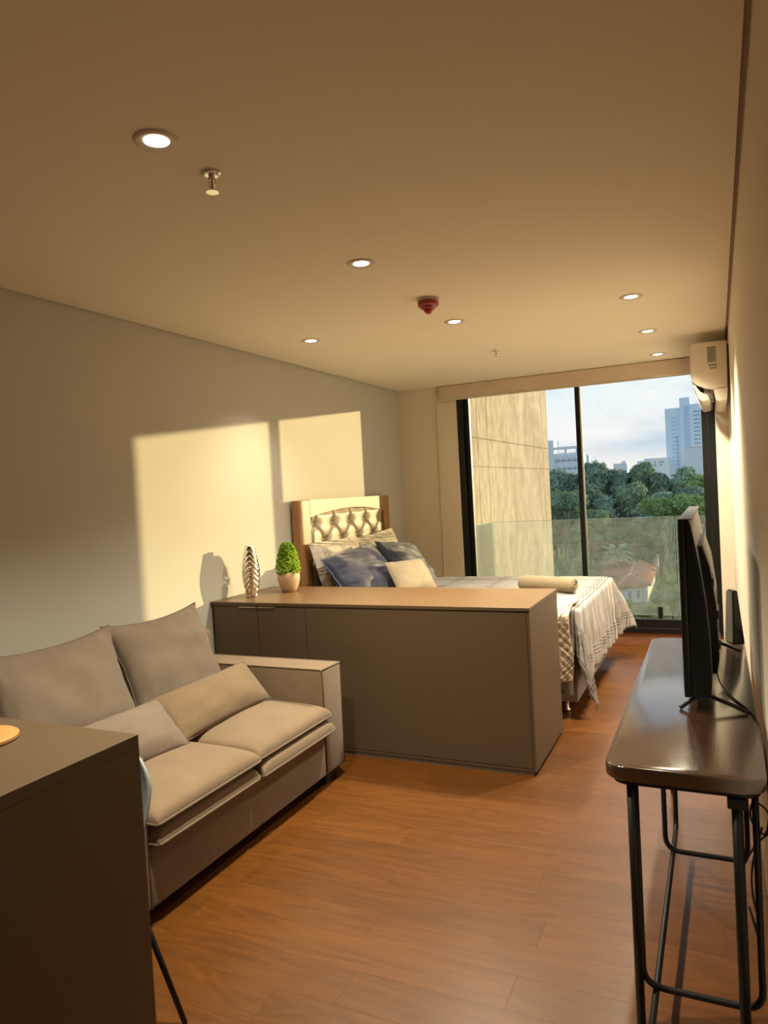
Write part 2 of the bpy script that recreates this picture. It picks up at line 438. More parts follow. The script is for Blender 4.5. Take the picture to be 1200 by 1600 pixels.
struct('wall_left', boxm(XL-.12, XL, YF-.1, YB+.25, -.15, 2.80), M['wall'])
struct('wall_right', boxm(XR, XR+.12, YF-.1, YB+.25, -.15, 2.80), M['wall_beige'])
struct('wall_front', boxm(XL, XR, YF-.12, YF, -.15, 2.80), M['wall'])
wb = new()
box(wb, XL, -2.60, YB, YB+.24, 0, 2.80); box(wb, -2.60, -2.392, YB+.012, YB+.24, 0, 2.80)
box(wb, .004, XR, YB, YB+.24, 0, 2.80); box(wb, -2.392, .004, YB+.02, YB+.24, 2.56, 2.80)
struct('wall_back', wb, M['wall_beige'])
struct('trim_1', boxm(-2.606, -2.594, YB-.012, YB, 0, 2.47, .002), M['blind'])
ceil = new(); box(ceil, XL+.014, .095, YF, YB, H, H+.10)
struct('ceiling', ceil, M['ceiling'])
struct('ceiling_upper', boxm(XL-.1, XR+.1, YF-.1, YB+.25, 2.76, 2.82), M['gap'])
vc_ = new(); box(vc_, .0956, XR, YF, YB, H+.014, H+.09); box(vc_, XL, XL+.0135, YF, YB, H+.014, H+.09)
struct('trim_4', vc_, M['gap'])
sc = new(); box(sc, .094, .0955, YF, YB, H+.001, 2.755); box(sc, XL+.013, XL+.015, YF, YB, H+.001, 2.755)
struct('trim_2', sc, M['gap'])
struct('trim_3', boxm(-2.392, .004, 7.03, 7.10, -.01, .115, .003), M['riser'])

# window: frame, sashes, mullions, panes
wf = new()
box(wf, -2.392, -2.330, 7.0, 7.10, .115, 2.56, .004); box(wf, -.06, .004, 7.0, 7.10, .115, 2.56, .004)
box(wf, -2.330, -.06, 7.0, 7.10, .115, .165, .004); box(wf, -2.330, -.06, 7.0, 7.10, 2.535, 2.56, .004)
win = struct('window_1', wf, M['black_alu'])
def sash(x0, x1, y0, y1):
    b = new()
    box(b, x0, x0+.047, y0, y1, .166, 2.534, .003); box(b, x1-.047, x1, y0, y1, .166, 2.534, .003)
    box(b, x0+.047, x1-.047, y0, y1, .166, .245, .003); box(b, x0+.047, x1-.047, y0, y1, 2.505, 2.534, .003)
    s = obj('sash', b, M['black_alu'], win)
    obj('pane', boxm(x0+.045, x1-.045, (y0+y1)/2-.003, (y0+y1)/2+.003, .24, 2.51), M['glass'], s)
    return s
s1 = sash(-2.329, -1.158, 7.055, 7.095)
s2 = sash(-1.205, -.061, 7.008, 7.048)
obj('bead', boxm(-1.1575, -1.152, 7.03, 7.05, .25, 2.505), M['alu_edge'], s2)
obj('bead', boxm(-2.2815, -2.277, 7.05, 7.09, .25, 2.505), M['alu_edge'], s1)

# roller blind with fascia
rb = thing('roller_blind', 'rolled up linen blind with fabric fascia along the top of the window', 'blind', (-1.22, 6.93, 2.46))
obj('fascia', boxm(-2.55, .095, 6.925, 6.968, 2.475, 2.603, .004), M['blind'], rb)
obj('bottom_bar', boxm(-2.545, .09, 6.935, 6.96, 2.452, 2.476, .004), M['handle'], rb)

# wall switch by the window
sw = thing('wall_switch', 'small pale switch plate on the right wall near the window', 'switch', (XR, 6.62, 1.255))
obj('plate', boxm(XR-.008, XR, 6.58, 6.66, 1.20, 1.315, .003), M['switch'], sw)
obj('rocker', boxm(XR-.012, XR-.008, 6.60, 6.64, 1.23, 1.285, .002), M['ac'], sw)

# ------------------------------------------------------------------ balcony and the world outside
bs = new(); box(bs, -2.42, .5, 7.10, 8.05, -.25, .03)
struct('balcony_slab', bs, M['concrete'])
rail = thing('glass_railing', 'frameless glass balcony railing outside the window, on black clamps', 'railing', (-1.2, 7.95, .03))
def panel(name, x0, x1, y0, y1, z0=.12, z1=1.145):
    p = obj('glass_panel', boxm(x0, x1, y0, y1, z0, z1), M['rail_glass'], rail)
    ed = new()
    if x1-x0 > y1-y0:
        box(ed, x0, x1, y0, y1, z1, z1+.004); box(ed, x0, x1, y0, y1, z0-.004, z0)
        box(ed, x0-.004, x0, y0, y1, z0, z1); box(ed, x1, x1+.004, y0, y1, z0, z1)
    else:
        box(ed, x0, x1, y0, y1, z1, z1+.004); box(ed, x0, x1, y0-.004, y0, z0, z1)
    obj('polished_edge', ed, M['glass_edge'], p)
panel('a', -2.356, -2.344, 7.35, 7.94)
panel('b', -2.335, -.42, 7.944, 7.956)
panel('c', -.40, .48, 7.944, 7.956)
for x in (-2.1, -1.35, -.585, -.2):
    obj('clamp', boxm(x-.024, x+.024, 7.925, 7.975, .03, .205, .004), M['black_alu'], rail)
for y in (7.5, 7.8):
    obj('clamp', boxm(-2.375, -2.325, y-.024, y+.024, .03, .205, .004), M['black_alu'], rail)
obj('base_rail', boxm(-2.40, .48, 7.92, 7.98, .03, .05, .003), M['black_alu'], rail)

cw = thing('concrete_wing', 'sunlit weathered concrete wing wall beyond the left of the balcony', 'building', (-2.9, 10, -20))
obj('wall', boxm(-4.6, -2.715, 7.26, 12.80, -20, 9), M['concrete'], cw)
g = .012
ys = [7.25, 8.26, 8.65, 9.085, 12.36, 12.80]; zs = [-5.0, 1.81, 2.17, 9.0]
def cpanel(y0, y1, z0, z1): obj('facing_panel', boxm(-2.72, -2.70, y0+g/2, y1-g/2, z0+g/2, z1-g/2, .004, 1), M['concrete'], cw)
for (z0, z1) in ((-5, 1.81), (2.17, 9)):
    cpanel(7.25, 8.65, z0, z1); cpanel(9.085, 12.36, z0, z1)
for (y0, y1) in ((8.65, 9.085), (12.36, 12.812)):
    cpanel(y0, y1, -5, 1.81); cpanel(y0, y1, 2.17, 9); cpanel(y0, y1, 1.81, 2.17)
cpanel(7.25, 8.65, 1.81, 2.17); cpanel(9.085, 12.36, 1.81, 2.17)

GZ = -20.0
gb = new(); box(gb, -500, 400, 14, 900, GZ-.5, GZ); struct('ground', gb, M['ground'])

def foliage_bm(R, hgt, n, leaf, seed, blobs=9, flat=.7, umbrella=False):
    """crown standing from z=0 (crown bottom) to z=hgt; leaves are small bent quads on irregular lobes"""
    rnd = random.Random(seed); bm = new(); cs = []
    for i in range(blobs):
        a = rnd.uniform(0, 2*PI); d = R*.62*math.sqrt(rnd.random())
        z = hgt*(rnd.uniform(.62, .8) if umbrella else rnd.uniform(.28, .80)); r = R*rnd.uniform(.34, .52)
        if i == 0: a, d, z, r = 0, 0, hgt*.68, R*.5
        cs.append((Vector((d*math.cos(a), d*math.sin(a), z)), r, min(flat, max(.25, (hgt-z)/r))))
    for c, r, fl in cs:
        ico = bmesh.ops.create_icosphere(bm, subdivisions=2, radius=1.0)['verts']
        for v in ico:
            k = 1+.22*noise.noise(v.co*2.1+c)
            v.co = c+Vector((v.co.x, v.co.y, v.co.z*fl))*r*.86*k
    for i in range(n):
        c, r, fl = rnd.choice(cs)
        d = Vector((rnd.gauss(0, 1), rnd.gauss(0, 1), rnd.gauss(0, 1)+.25)).normalized()
        rr = r*(.86+.24*rnd.random())*(1+.22*noise.noise(d*2.1+c))
        p = c+Vector((d.x, d.y, d.z*fl))*rr
        s = leaf*rnd.uniform(.6, 1.3)
        nrm = (d+Vector((rnd.uniform(-.7, .7), rnd.uniform(-.7, .7), rnd.uniform(-.1, .9)))).normalized()
        u = nrm.orthogonal().normalized(); u = Quaternion(nrm, rnd.uniform(0, 6.28)) @ u; v_ = nrm.cross(u)
        q = [p-u*s, p+v_*s*.55-nrm*s*.15, p+u*s, p-v_*s*.55-nrm*s*.15]
        bm.faces.new([bm.verts.new(k) for k in q])
    return bm
def tree_proto(name, R, hgt, trunk, mat, n, leaf, seed, label, cat='tree', group=None, **k):
    t = thing(name, label, cat, (0, 0, GZ), 0, group)
    tb = new(); rnd = random.Random(seed+99)
    tube(tb, [(0, 0, GZ), (rnd.uniform(-.3, .3), rnd.uniform(-.3, .3), GZ+trunk*.6), (0, 0, GZ+trunk+hgt*.4)], [R*.09, R*.07, R*.04], 8)
    for i in range(4):
        a = i*1.6+rnd.random(); tube(tb, [(0, 0, GZ+trunk*.75), (R*.25*math.cos(a), R*.25*math.sin(a), GZ+trunk+hgt*.2), (R*.5*math.cos(a), R*.5*math.sin(a), GZ+trunk+hgt*.5)], [R*.045, R*.03, R*.012], 6)
    obj('trunk', tb, M['bark'], t, True)
    f = foliage_bm(R, hgt, n, leaf, seed, **k); bmesh.ops.translate(f, verts=f.verts, vec=(0, 0, GZ+trunk))
    obj('crown', f, mat, t, kind='stuff')
    t['top'] = trunk+hgt
    return t
TREES = [  # x, y, top z, radius, proto kind, label
 (-39.7,200,5.1,5.5,'dark','dark round tree on the skyline in front of the white office block'),
 (-34.5,200,6.0,5.5,'dark','dark tree on the skyline just left of the window mullion'),
 (-28.9,200,6.5,6.0,'dark','broad dark tree on the skyline just right of the window mullion'),
 (-23.4,200,6.5,5.5,'dark','dark tree on the skyline right of the slim distant tower'),
 (-18.2,200,6.3,5.0,'mid','tallest green tree in the middle of the skyline'),
 (-13.6,200,4.9,5.0,'dark','dark tree on the skyline under the low white building'),
 (-8.9,200,3.8,5.0,'dark','dark tree on the skyline below the tall blue tower'),
 (-4.5,200,2.4,5.0,'bright','yellow green tree on the skyline beside the mast'),
 (-0.3,200,2.2,5.0,'dark','dark tree on the skyline at the right edge of the pane'),
 (-33.9,165,0.2,4.5,'mid','mid green tree in the second row at the far left'),
 (-28.2,165,0.9,5.0,'dark','dark tree in the second row behind the mullion'),
 (-22.7,165,0.0,5.0,'dark','dark tree in the second row right of the mullion'),
 (-17.2,165,1.2,5.0,'mid','grey green bushy tree in the centre of the second row'),
 (-11.6,165,0.0,5.0,'dark','dark tree in the second row right of centre'),
 (-6.3,165,-0.8,5.0,'dark','dark tree in the second row behind the bright spreading tree'),
 (-1.6,165,-1.8,5.0,'dark','dark tree in the second row at the far right'),
 (-24.1,125,0.1,4.2,'umb','spreading green tree nearest the concrete wall'),
 (-19.9,125,-2.7,3.6,'umb','lower spreading green tree right of the mullion'),
 (-7.2,125,-1.6,4.6,'umbb','bright green flat topped tree above the railing, left of its twin'),
 (-3.1,125,-1.3,4.6,'umbb','bright green flat topped tree beside the right window frame'),
 (-16.1,160,-6.2,4.2,'dark','dark tree right of the palm, behind the tiled roof'),
 (-8.4,172,-6.0,4.0,'dark','dark tree right of the chimney, seen through the railing glass'),
 (-5.2,140,-7.0,4.2,'dark','dark tree behind the railing joint at the right'),
 (-25.5,150,-6.0,4.4,'dark','dark tree behind the railing glass at the left of the mullion'),
 (-21.4,165,-8.3,3.4,'mid','green tree hiding the wall of the pinkish roofed house'),
 (-13.6,117,-16.9,1.8,'bush_b','low bright shrub left of the white house corner'),
 (-8.6,118,-15.6,1.9,'bush','green shrub at the right end of the white house wall'),
 (-16.5,119,-16.6,1.9,'bush','low green shrub at the left end of the white house wall'),
 (-6.0,135,-11.5,2.8,'dry','pale dry bushy tree right of the chimney'),
 (-25.6,162,-6.9,4.0,'mid','green tree just below the pinkish roof'),
 (-14.6,165,-11.0,3.4,'mid','mid green tree in front of the dull red roof behind the palm'),
 (-18.2,171,-7.2,3.6,'dark','dark tree right of the pinkish roof, above the palm'),
 (-21.6,140,-16.0,2.2,'dry','pale dry bush at the left corner of the tiled roof'),
 (-26.0,120,-13.5,2.4,'bush','green shrub low behind the concrete wall corner'),
 (-23.5,118,-9.0,2.0,'bush_b','bright leafy shrub at the foot of the concrete wall'),
 (-22.6,140,-9.6,2.6,'dry','pale dry tree left of the mullion, behind the railing'),
 (-22.6,138,-12.0,3.2,'dry','pale dry bushy tree left of the palm'),
 (-7.6,124,-13.4,2.0,'bush_b','bright leafy shrub just right of the tiled roof'),
 (-6.8,116,-15.0,2.2,'bush','green shrub right of the white house wall'),
 (-10.0,112,-17.2,1.7,'bush_b','low bright shrub in front of the white house wall'),
 (-12.6,113,-17.6,1.7,'bush','low green shrub under the tiled eave'),
 (-15.2,114,-17.2,1.7,'bush','low green shrub behind the corner of the bed cover'),
 (-3.4,112,-12.9,2.4,'bush','tall green shrub seen behind the television'),
 (-2.8,110,-17.4,2.0,'bush_b','low bright shrub seen behind the lower part of the television'),
]
PROT = {'dark': (5.0, 17.0, 'leaf_dark', 3600, .55, dict(blobs=17)), 'mid': (5.0, 17.0, 'leaf_mid', 3600, .55, dict(blobs=17)), 'bright': (5.0, 16.0, 'leaf_bright', 3600, .5, dict(blobs=16)),
 'umb': (4.4, 5.0, 'leaf_mid', 2200, .36, dict(umbrella=True, blobs=13, flat=.5)), 'umbb': (4.6, 5.0, 'leaf_bright', 2400, .36, dict(umbrella=True, blobs=14, flat=.5)),
 'dry': (2.8, 7.5, 'leaf_dry', 2200, .24, {}), 'bush': (2.0, 4.5, 'leaf_mid', 1100, .26, {}), 'bush_b': (2.0, 4.5, 'leaf_bright', 1100, .26, {})}
made = {}
for i, (x, y, top, R, kd, lab) in enumerate(TREES):
    pR, ph, mk, n, lf, kw = PROT[kd]
    key = (kd, i % 2)
    base_trunk = 1.0 if kd.startswith('bush') else 10.0 if kd.startswith('umb') else 2.0
    grp = 'shrubs around the tiled house' if kd.startswith('bush') else 'trees beyond the railing'
    if key not in made:
        made[key] = tree_proto('shrub' if kd.startswith('bush') else 'tree', pR, ph, base_trunk, M[mk], n, lf, 11+i, lab, 'shrub' if kd.startswith('bush') else 'tree', grp, **kw)
        t = made[key]; t.location = (x, y, GZ)
    else:
        t = dup(made[key], (x, y, GZ), lab)
    t.rotation_euler = (0, 0, random.uniform(0, 6.28))
    sz = (top-GZ)/made[key]['top']*(1.13 if kd in ('dark', 'mid', 'bright') else 1.0)
    t.scale = (R/pR, R/pR, sz)

# palm
palm = thing('palm_tree', 'grey green palm with arching fronds behind the tiled roof', 'palm', (-19.3, 150, GZ))
tb = new(); tube(tb, [(-19.3, 150, GZ), (-19.2, 150, -16), (-19.3, 150, -13.6)], [.32, .26, .30], 10); obj('trunk', tb, M['bark'], palm, True)
fb = new(); npt = 9; spine = []
for k in range(npt+1):
    t = k/npt; spine.append(Vector((4.6*t*(1-.12*t), 0, 2.6*t-3.0*t*t)))
tube(fb, spine, [.07-.06*k/npt for k in range(npt+1)], 5)
for k in range(2, npt*3):
    t = k/(npt*3); p = Vector((4.6*t*(1-.12*t), 0, 2.6*t-3.0*t*t)); L = .95*math.sin(PI*min(1, .15+t*.85))**.6
    for s in (-1, 1):
        e1 = p+Vector((.35*L, s*L*.8, -.28*L)); wv = Vector((.075, 0, 0))
        fb.faces.new([fb.verts.new(c) for c in (p-wv, p+wv, e1)])
fm = None
for i in range(34):
    ringi = i % 3
    if fm is None:
        fr_ = obj('frond', fb, M['leaf_palm'], palm, local=True); fm = fr_.data
    else:
        fr_ = bpy.data.objects.new('frond', fm); C.objects.link(fr_); fr_.parent = palm
    fr_.location = (0, 0, 6.4)
    fr_.rotation_euler = (random.uniform(-.2, .2), [-.55, -.15, .30][ringi]+random.uniform(-.12, .12), i*2.399)

# tiled house below
house = thing('tiled_house', 'white house with terracotta tiled hip roof and chimney down below', 'house', (-14.5, 145, GZ))
EV = -17.1
hb = new()
wA = [(-15.7, 128.8), (-11.9, 132.8), (-12.6, 160), (-19, 158)]
wB = [(-22.6, 150.6), (-17.5, 144.2), (-15, 150), (-20, 160)]
prism(hb, wA, 'z', GZ, EV+.1); prism(hb, wB, 'z', GZ, EV+.1)
obj('wall', hb, M['white_wall'], house)
obj('corner_column', boxm(-12.4, -11.7, 131.9, 132.7, GZ, EV, .03), M['white_wall'], house)
def slope(a, b, c, d, n):
    """roof plane: eave a-b, ridge d-c; slab plus rounded tile courses"""
    a, b, c, d = (Vector(k) for k in (a, b, c, d)); nr = (b-a).cross(d-a).normalized()
    if nr.z < 0: nr = -nr
    s = new(); top = [a, b, c, d]
    A = [s.verts.new(p) for p in top]; B = [s.verts.new(p-nr*.18) for p in top]
    s.faces.new(A); s.faces.new(B[::-1])
    for i in range(4): s.faces.new((A[i], B[i], B[(i+1) % 4], A[(i+1) % 4]))
    bmesh.ops.remove_doubles(s, verts=s.verts, dist=.01)
    so = obj('roof_slope', s, M['roof'], house)
    ti = new(); u = (b-a).normalized(); L = (b-a).length
    up_ = (d-a)-u*(d-a).dot(u); slen = up_.length; up_.normalize()
    la, lb = (d-a).dot(u), (b-c).dot(u)
    for i in range(n):
        x = L*(i+.5)/n
        top_ = slen
        if la > 0 and x < la: top_ = slen*x/la
        if lb > 0 and x > L-lb: top_ = min(top_, slen*(L-x)/lb)
        if top_ < .2: continue
        p0 = a+u*x+nr*.02; p1 = p0+up_*top_*.98
        tube(ti, [p0, p1], L/n*.40, 6)
    obj('roof_tiles', ti, M['roof'], so, True, kind='stuff')
E1, E2, E3, E4 = (-16.6, 127.6, EV), (-11.1, 132.4, EV), (-12.0, 162, EV), (-20.2, 159, EV)
R1, R2 = (-14.7, 134.5, -15.4), (-16.2, 160, -15.4)
slope(E1, E2, R1, R1, 15); slope(E2, E3, R2, R1, 56); slope(E4, E1, R1, R2, 56)
F1, F2, F3 = (-24.0, 150.5, EV), (-17.6, 142.6, EV), (-21.5, 163, EV)
Q1, Q2 = (-21.2, 156.5, -15.2), (-15.6, 150.5, -15.35)
slope(F1, F2, Q2, Q1, 26); slope(F3, F1, Q1, Q1, 20)
rdg = new()
for a, b in ((R1, R2), (E1, R1), (E2, R1), (Q1, Q2), (F1, Q1), (F2, Q2)): tube(rdg, [Vector(a)+Vector((0, 0, .06)), Vector(b)+Vector((0, 0, .06))], .16, 8)
obj('ridge_tiles', rdg, M['roof_b'], house, True)
ch = obj('chimney', boxm(-12.85, -11.75, 159.5, 160.6, -17.0, -14.9, .03), M['white_wall'], house)
obj('chimney_cap', boxm(-13.0, -11.6, 159.3, 160.8, -14.75, -14.55, .03), M['white_wall'], ch)
obj('chimney_vent', boxm(-12.7, -11.9, 159.7, 160.4, -14.95, -14.74), M['bldg_win'], ch)
for x in (-14.6, -13.3):
    obj('window', boxm(x-.35, x+.35, 130.0+(x+14.6)*1.0-.12, 130.6+(x+14.6)*1.0, -19.2, -17.9), M['bldg_win'], house)

def small_roof(name, x, y, z, wx, hh, label):
    t = thing(name, label, 'house', (x, y, GZ))
    obj('wall', boxm(x-wx*.8, x+wx*.8, y, y+wx*1.6, GZ, z+.05), M['white_wall'], t)
    b = new(); A = [b.verts.new(p) for p in ((x-wx, y-.6, z), (x+wx, y-.6, z), (x+wx, y+wx*1.9, z), (x-wx, y+wx*1.9, z))]
    r1, r2 = b.verts.new((x-wx*.3, y+wx*.7, z+hh)), b.verts.new((x+wx*.3, y+wx*.7, z+hh))
    b.faces.new((A[0], A[1], r2, r1)); b.faces.new((A[1], A[2], r2)); b.faces.new((A[2], A[3], r1, r2)); b.faces.new((A[3], A[0], r1)); b.faces.new(A[::-1])
    obj('roof', b, M['roof'], t)
small_roof('far_house', -16.6, 172, -9.6, 2.0, 1.7, 'dull red roofed house half hidden behind the palm')
small_roof('far_house', -22.2, 172, -6.1, 1.7, 1.6, 'pinkish roof peeping between the trees above the railing')
small_roof('garden_hut', -26.4, 132, -13.6, 1.2, .6, 'small pale hut between shrubs left of the mullion')

# distant buildings
def building(name, label, loc): return thing(name, label, 'building', loc)
b1 = building('office_block', 'white office block with rows of dark windows beside the concrete wall', (-58, 310, GZ))
obj('wall', boxm(-70, -51.6, 303, 325, GZ, 13.4), M['bldg_haze_white'], b1)
obj('stair_tower', boxm(-68, -61.4, 302, 312, GZ, 19.6), M['bldg_haze_white'], b1)
obj('roof_frame', box(box(boxm(-61.3, -51.6, 303, 304, 15.6, 16.7), -52.6, -51.6, 303, 304, 13.4, 15.6), -57.2, -56.2, 303, 304, 13.4, 15.6), M['bldg_haze_white'], b1)
obj('parapet', boxm(-61.3, -51.6, 305, 324, 13.4, 14.2), M['bldg_haze_white'], b1)
wm = None
for r in range(6):
    obj('floor_band', boxm(-61.2, -51.5, 302.7, 303, 12.6-r*3.4-1.5, 12.6-r*3.4-1.1), M['white_wall'], b1)
    for c in range(4):
        loc = Vector((-60.0+c*2.3, 302.9, 11.2-r*3.4))
        if wm is None:
            o = obj('window', boxm(-.7, .7, -.1, .1, -.55, .55), M['bldg_win'], b1, local=True); wm = o.data
        else:
            o = bpy.data.objects.new('window', wm); C.objects.link(o); o.parent = b1
        o.location = loc-Vector((-58, 310, GZ))
b2 = building('slim_tower', 'slim haze-blue tower far away just right of the mullion', (-80, 505, GZ))
obj('shaft', boxm(-81.7, -78.2, 500, 506, GZ, 18.6), M['bldg_haze_blue'], b2); obj('crown_slab', boxm(-82.2, -78.4, 499.6, 506, 18.6, 19.7), M['bldg_haze_blue2'], b2)
b3 = building('blue_tower_block', 'tall haze-blue tower block under the air conditioner', (-12, 405, GZ))
obj('side_block', boxm(-23.4, -13.2, 402, 420, GZ, 37.3), M['bldg_haze_blue'], b3)
obj('core', boxm(-16.2, -11.3, 401, 422, GZ, 42.2), M['bldg_haze_blue'], b3)
obj('recess', boxm(-14.4, -12.2, 400.8, 401, GZ, 38.0), M['bldg_haze_blue2'], b3)
obj('front_block', boxm(-11.3, 6, 400, 420, GZ, 38.4), M['bldg_haze_blue'], b3)
obj('roof_room', boxm(-7.0, -3.0, 402, 412, 38.4, 41.2), M['bldg_haze_blue'], b3)
obj('balcony_light', boxm(-20.9, -19.0, 401.9, 402, 35.6, 36.4), M['bldg_haze_white'], b3)
for xx in (-5.6, -4.2, -2.0): obj('fin', boxm(xx, xx+.45, 399.6, 400, GZ, 37.6), M['bldg_haze_blue2'], b3)
wm2 = wm3 = None
for r in range(13):
    z = 34.6-r*2.03
    if wm2 is None:
        o = obj('window', boxm(-1.45, 1.45, -.1, .1, -.38, .38), M['bldg_haze_blue2'], b3, local=True); wm2 = o.data
    else:
        o = bpy.data.objects.new('window', wm2); C.objects.link(o); o.parent = b3
    o.location = Vector((-19.0, 401.95, z-2.3))-Vector((-12, 405, GZ))
    for xo in (-9.3, -8.3, -7.2):
        if wm3 is None:
            o = obj('window', boxm(-.38, .38, -.1, .1, -.36, .36), M['bldg_win'], b3, local=True); wm3 = o.data
        else:
            o = bpy.data.objects.new('window', wm3); C.objects.link(o); o.parent = b3
        o.location = Vector((xo, 399.95, z))-Vector((-12, 405, GZ))
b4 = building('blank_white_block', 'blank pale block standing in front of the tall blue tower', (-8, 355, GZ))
obj('wall', boxm(-13.0, 6, 350, 370, GZ, 14.6), M['bldg_haze_white'], b4)
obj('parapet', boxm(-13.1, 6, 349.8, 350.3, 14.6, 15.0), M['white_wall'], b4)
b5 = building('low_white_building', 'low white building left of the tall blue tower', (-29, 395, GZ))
obj('wall', boxm(-33.5, -21.8, 390, 400, GZ, 11.8), M['bldg_haze_white'], b5); obj('wing', boxm(-37, -33.5, 391, 400, GZ, 10.8), M['bldg_haze_white'], b5)
for k, (xo, z) in enumerate(((-31.5, 9.2), (-30.6, 8.2), (-28.2, 9.6), (-25.9, 9.6), (-24.6, 9.6), (-25.6, 8.2), (-28.4, 8.2), (-35, 9.2))):
    o = bpy.data.objects.new('window', wm3); C.objects.link(o); o.parent = b5; o.location = Vector((xo, 389.95, z))-Vector((-29, 395, GZ))
b6 = building('far_roof_block', 'tiny pale building on the skyline behind the central tree', (-46, 405, GZ))
obj('wall', boxm(-50, -43, 400, 410, GZ, 10.4), M['bldg_haze_white'], b6); obj('roof_box', boxm(-46, -43.5, 401, 408, 10.4, 11.6), M['bldg_haze_white'], b6)
mast = thing('radio_mast', 'thin steel lattice mast in front of the tall blue tower', 'mast', (-14.6, 330, GZ))
mb = new()
for dx, dy in ((-.5, -.5), (.5, -.5), (0, .5)): tube(mb, [(-14.6+dx, 330+dy, GZ), (-14.6+dx*.5, 330+dy*.5, 19)], .09, 5)
obj('leg_frame', mb, M['mast'], mast)
mb = new()
for k in range(22):
    z = 2+k*.78; s = 1 if k % 2 else -1
    tube(mb, [(-14.6-s*.36, 329.7, z), (-14.6+s*.36, 329.7, z+.78)], .06, 4)
obj('lattice', mb, M['mast'], mast)
obj('antenna', boxm(-16.3, -14.2, 329.8, 330.2, 18.6, 18.9), M['mast'], mast)

# ------------------------------------------------------------------ ceiling fittings
def ring(bm, r0, r1, z0, z1, c=(0, 0), seg=32):
    return lathe(bm, [(r0, z0), (r1, z0), (r1, z1-.001), (r0, z1)], c, seg, cap=False)
dl = thing('downlight', 'recessed round downlight nearest the camera, beside the first sprinkler', 'ceiling light', (-1.436, 1.65, H), 0, 'recessed ceiling downlights')
rg = new(); lathe(rg, [(.040, -.004), (.056, -.008), (.064, -.005), (.066, 0)], seg=36, cap=False); lathe(rg, [(.040, -.004), (.038, 0)], seg=36, cap=False)
obj('trim_ring', rg, M['lamp_ring'], dl, True, local=True)
ds = new(); lathe(ds, [(.037, -.0035), (.030, -.0055), (.0005, -.006)], seg=36)
obj('lens', ds, M['lamp'], dl, True, local=True)
ir = new(); lathe(ir, [(.040, -.0045), (.0375, -.002), (.037, -.0035)], seg=36, cap=False)
obj('inner_rim', ir, M['taupe_dark'], dl, True, local=True)
ld = bpy.data.lights.new('downlight_beam', 'SPOT'); ld.energy = LAMP_WATT; ld.color = LAMP_COLOR; ld.spot_size = math.radians(116); ld.spot_blend = 1.0; ld.shadow_soft_size = .035
lo = bpy.data.objects.new('downlight_beam', ld); C.objects.link(lo); lo.parent = dl; lo.location = (0, 0, -.05)
for x, y, lab in ((-1.441, 2.977, 'second downlight along the middle row, left of the red alarm'), (-1.464, 4.332, 'downlight just right of the red alarm'),
                  (-2.457, 4.235, 'downlight close to the left wall, above the sunlit patch'), (-.411, 4.403, 'downlight nearest the camera in the row by the right wall'),
                  (-.411, 5.498, 'middle downlight in the row by the right wall'), (-.42, 6.566, 'downlight beside the blind, left of the air conditioner')):
    d = dup(dl, (x, y, H), lab)
    if x < -2:                                   # the lamp next to the wall is the dimmest one
        for ch in d.children:
            if ch.type == 'LIGHT': ch.data = ch.data.copy(); ch.data.energy = LAMP_WATT*.22

def sprinkler(x, y, label):
    t = thing('sprinkler', label, 'sprinkler', (x, y, H), 0, 'ceiling sprinklers')
    obj('escutcheon', lathe(new(), [(.034, H), (.033, H-.006), (.022, H-.010), (.012, H-.010)], (x, y), 24), M['chrome'], t, True)
    b = new(); lathe(b, [(.011, H-.010), (.011, H-.022), (.008, H-.024)], (x, y), 12)
    for s in (-1, 1):
        tube(b, smooth_path([(x+s*.010, y, H-.02), (x+s*.014, y, H-.035), (x+s*.004, y, H-.055)], 4), .003, 6)
    tube(b, [(x, y, H-.05), (x, y, H-.060)], .004, 8)
    obj('frame', b, M['chrome'], t, True)
    obj('bulb', tube(new(), [(x, y, H-.024), (x, y, H-.05)], .0028, 8), M['red'], t, True)
    df = new()
    lathe(df, [(.006, H-.058), (.022, H-.060), (.022, H-.0625), (.006, H-.0625)], (x, y), 24, fn=lambda r, z, a: r*(1-.12*(math.cos(12*a) > .3)) if r > .01 else r)
    obj('deflector', df, M['chrome'], t, False)
sprinkler(-1.436, 1.90, 'chrome sprinkler head beside the nearest downlight')
sprinkler(-1.513, 5.441, 'small far sprinkler head near the window')

al = thing('fire_alarm', 'red conical fire alarm beacon on the ceiling', 'alarm', (-1.41, 3.735, H))
obj('base_plate', lathe(new(), [(.062, H), (.062, H-.012), (.055, H-.016)], (-1.41, 3.735), 32), M['alarm_base'], al, 'auto')
obj('body', lathe(new(), [(.050, H-.014), (.058, H-.020), (.058, H-.040), (.050, H-.044)], (-1.41, 3.735), 32), M['red'], al, 'auto')
obj('beacon_lens', lathe(new(), [(.048, H-.042), (.040, H-.056), (.026, H-.060), (.024, H-.070), (.012, H-.082), (.001, H-.085)], (-1.41, 3.735), 28), M['red'], al, 'auto')

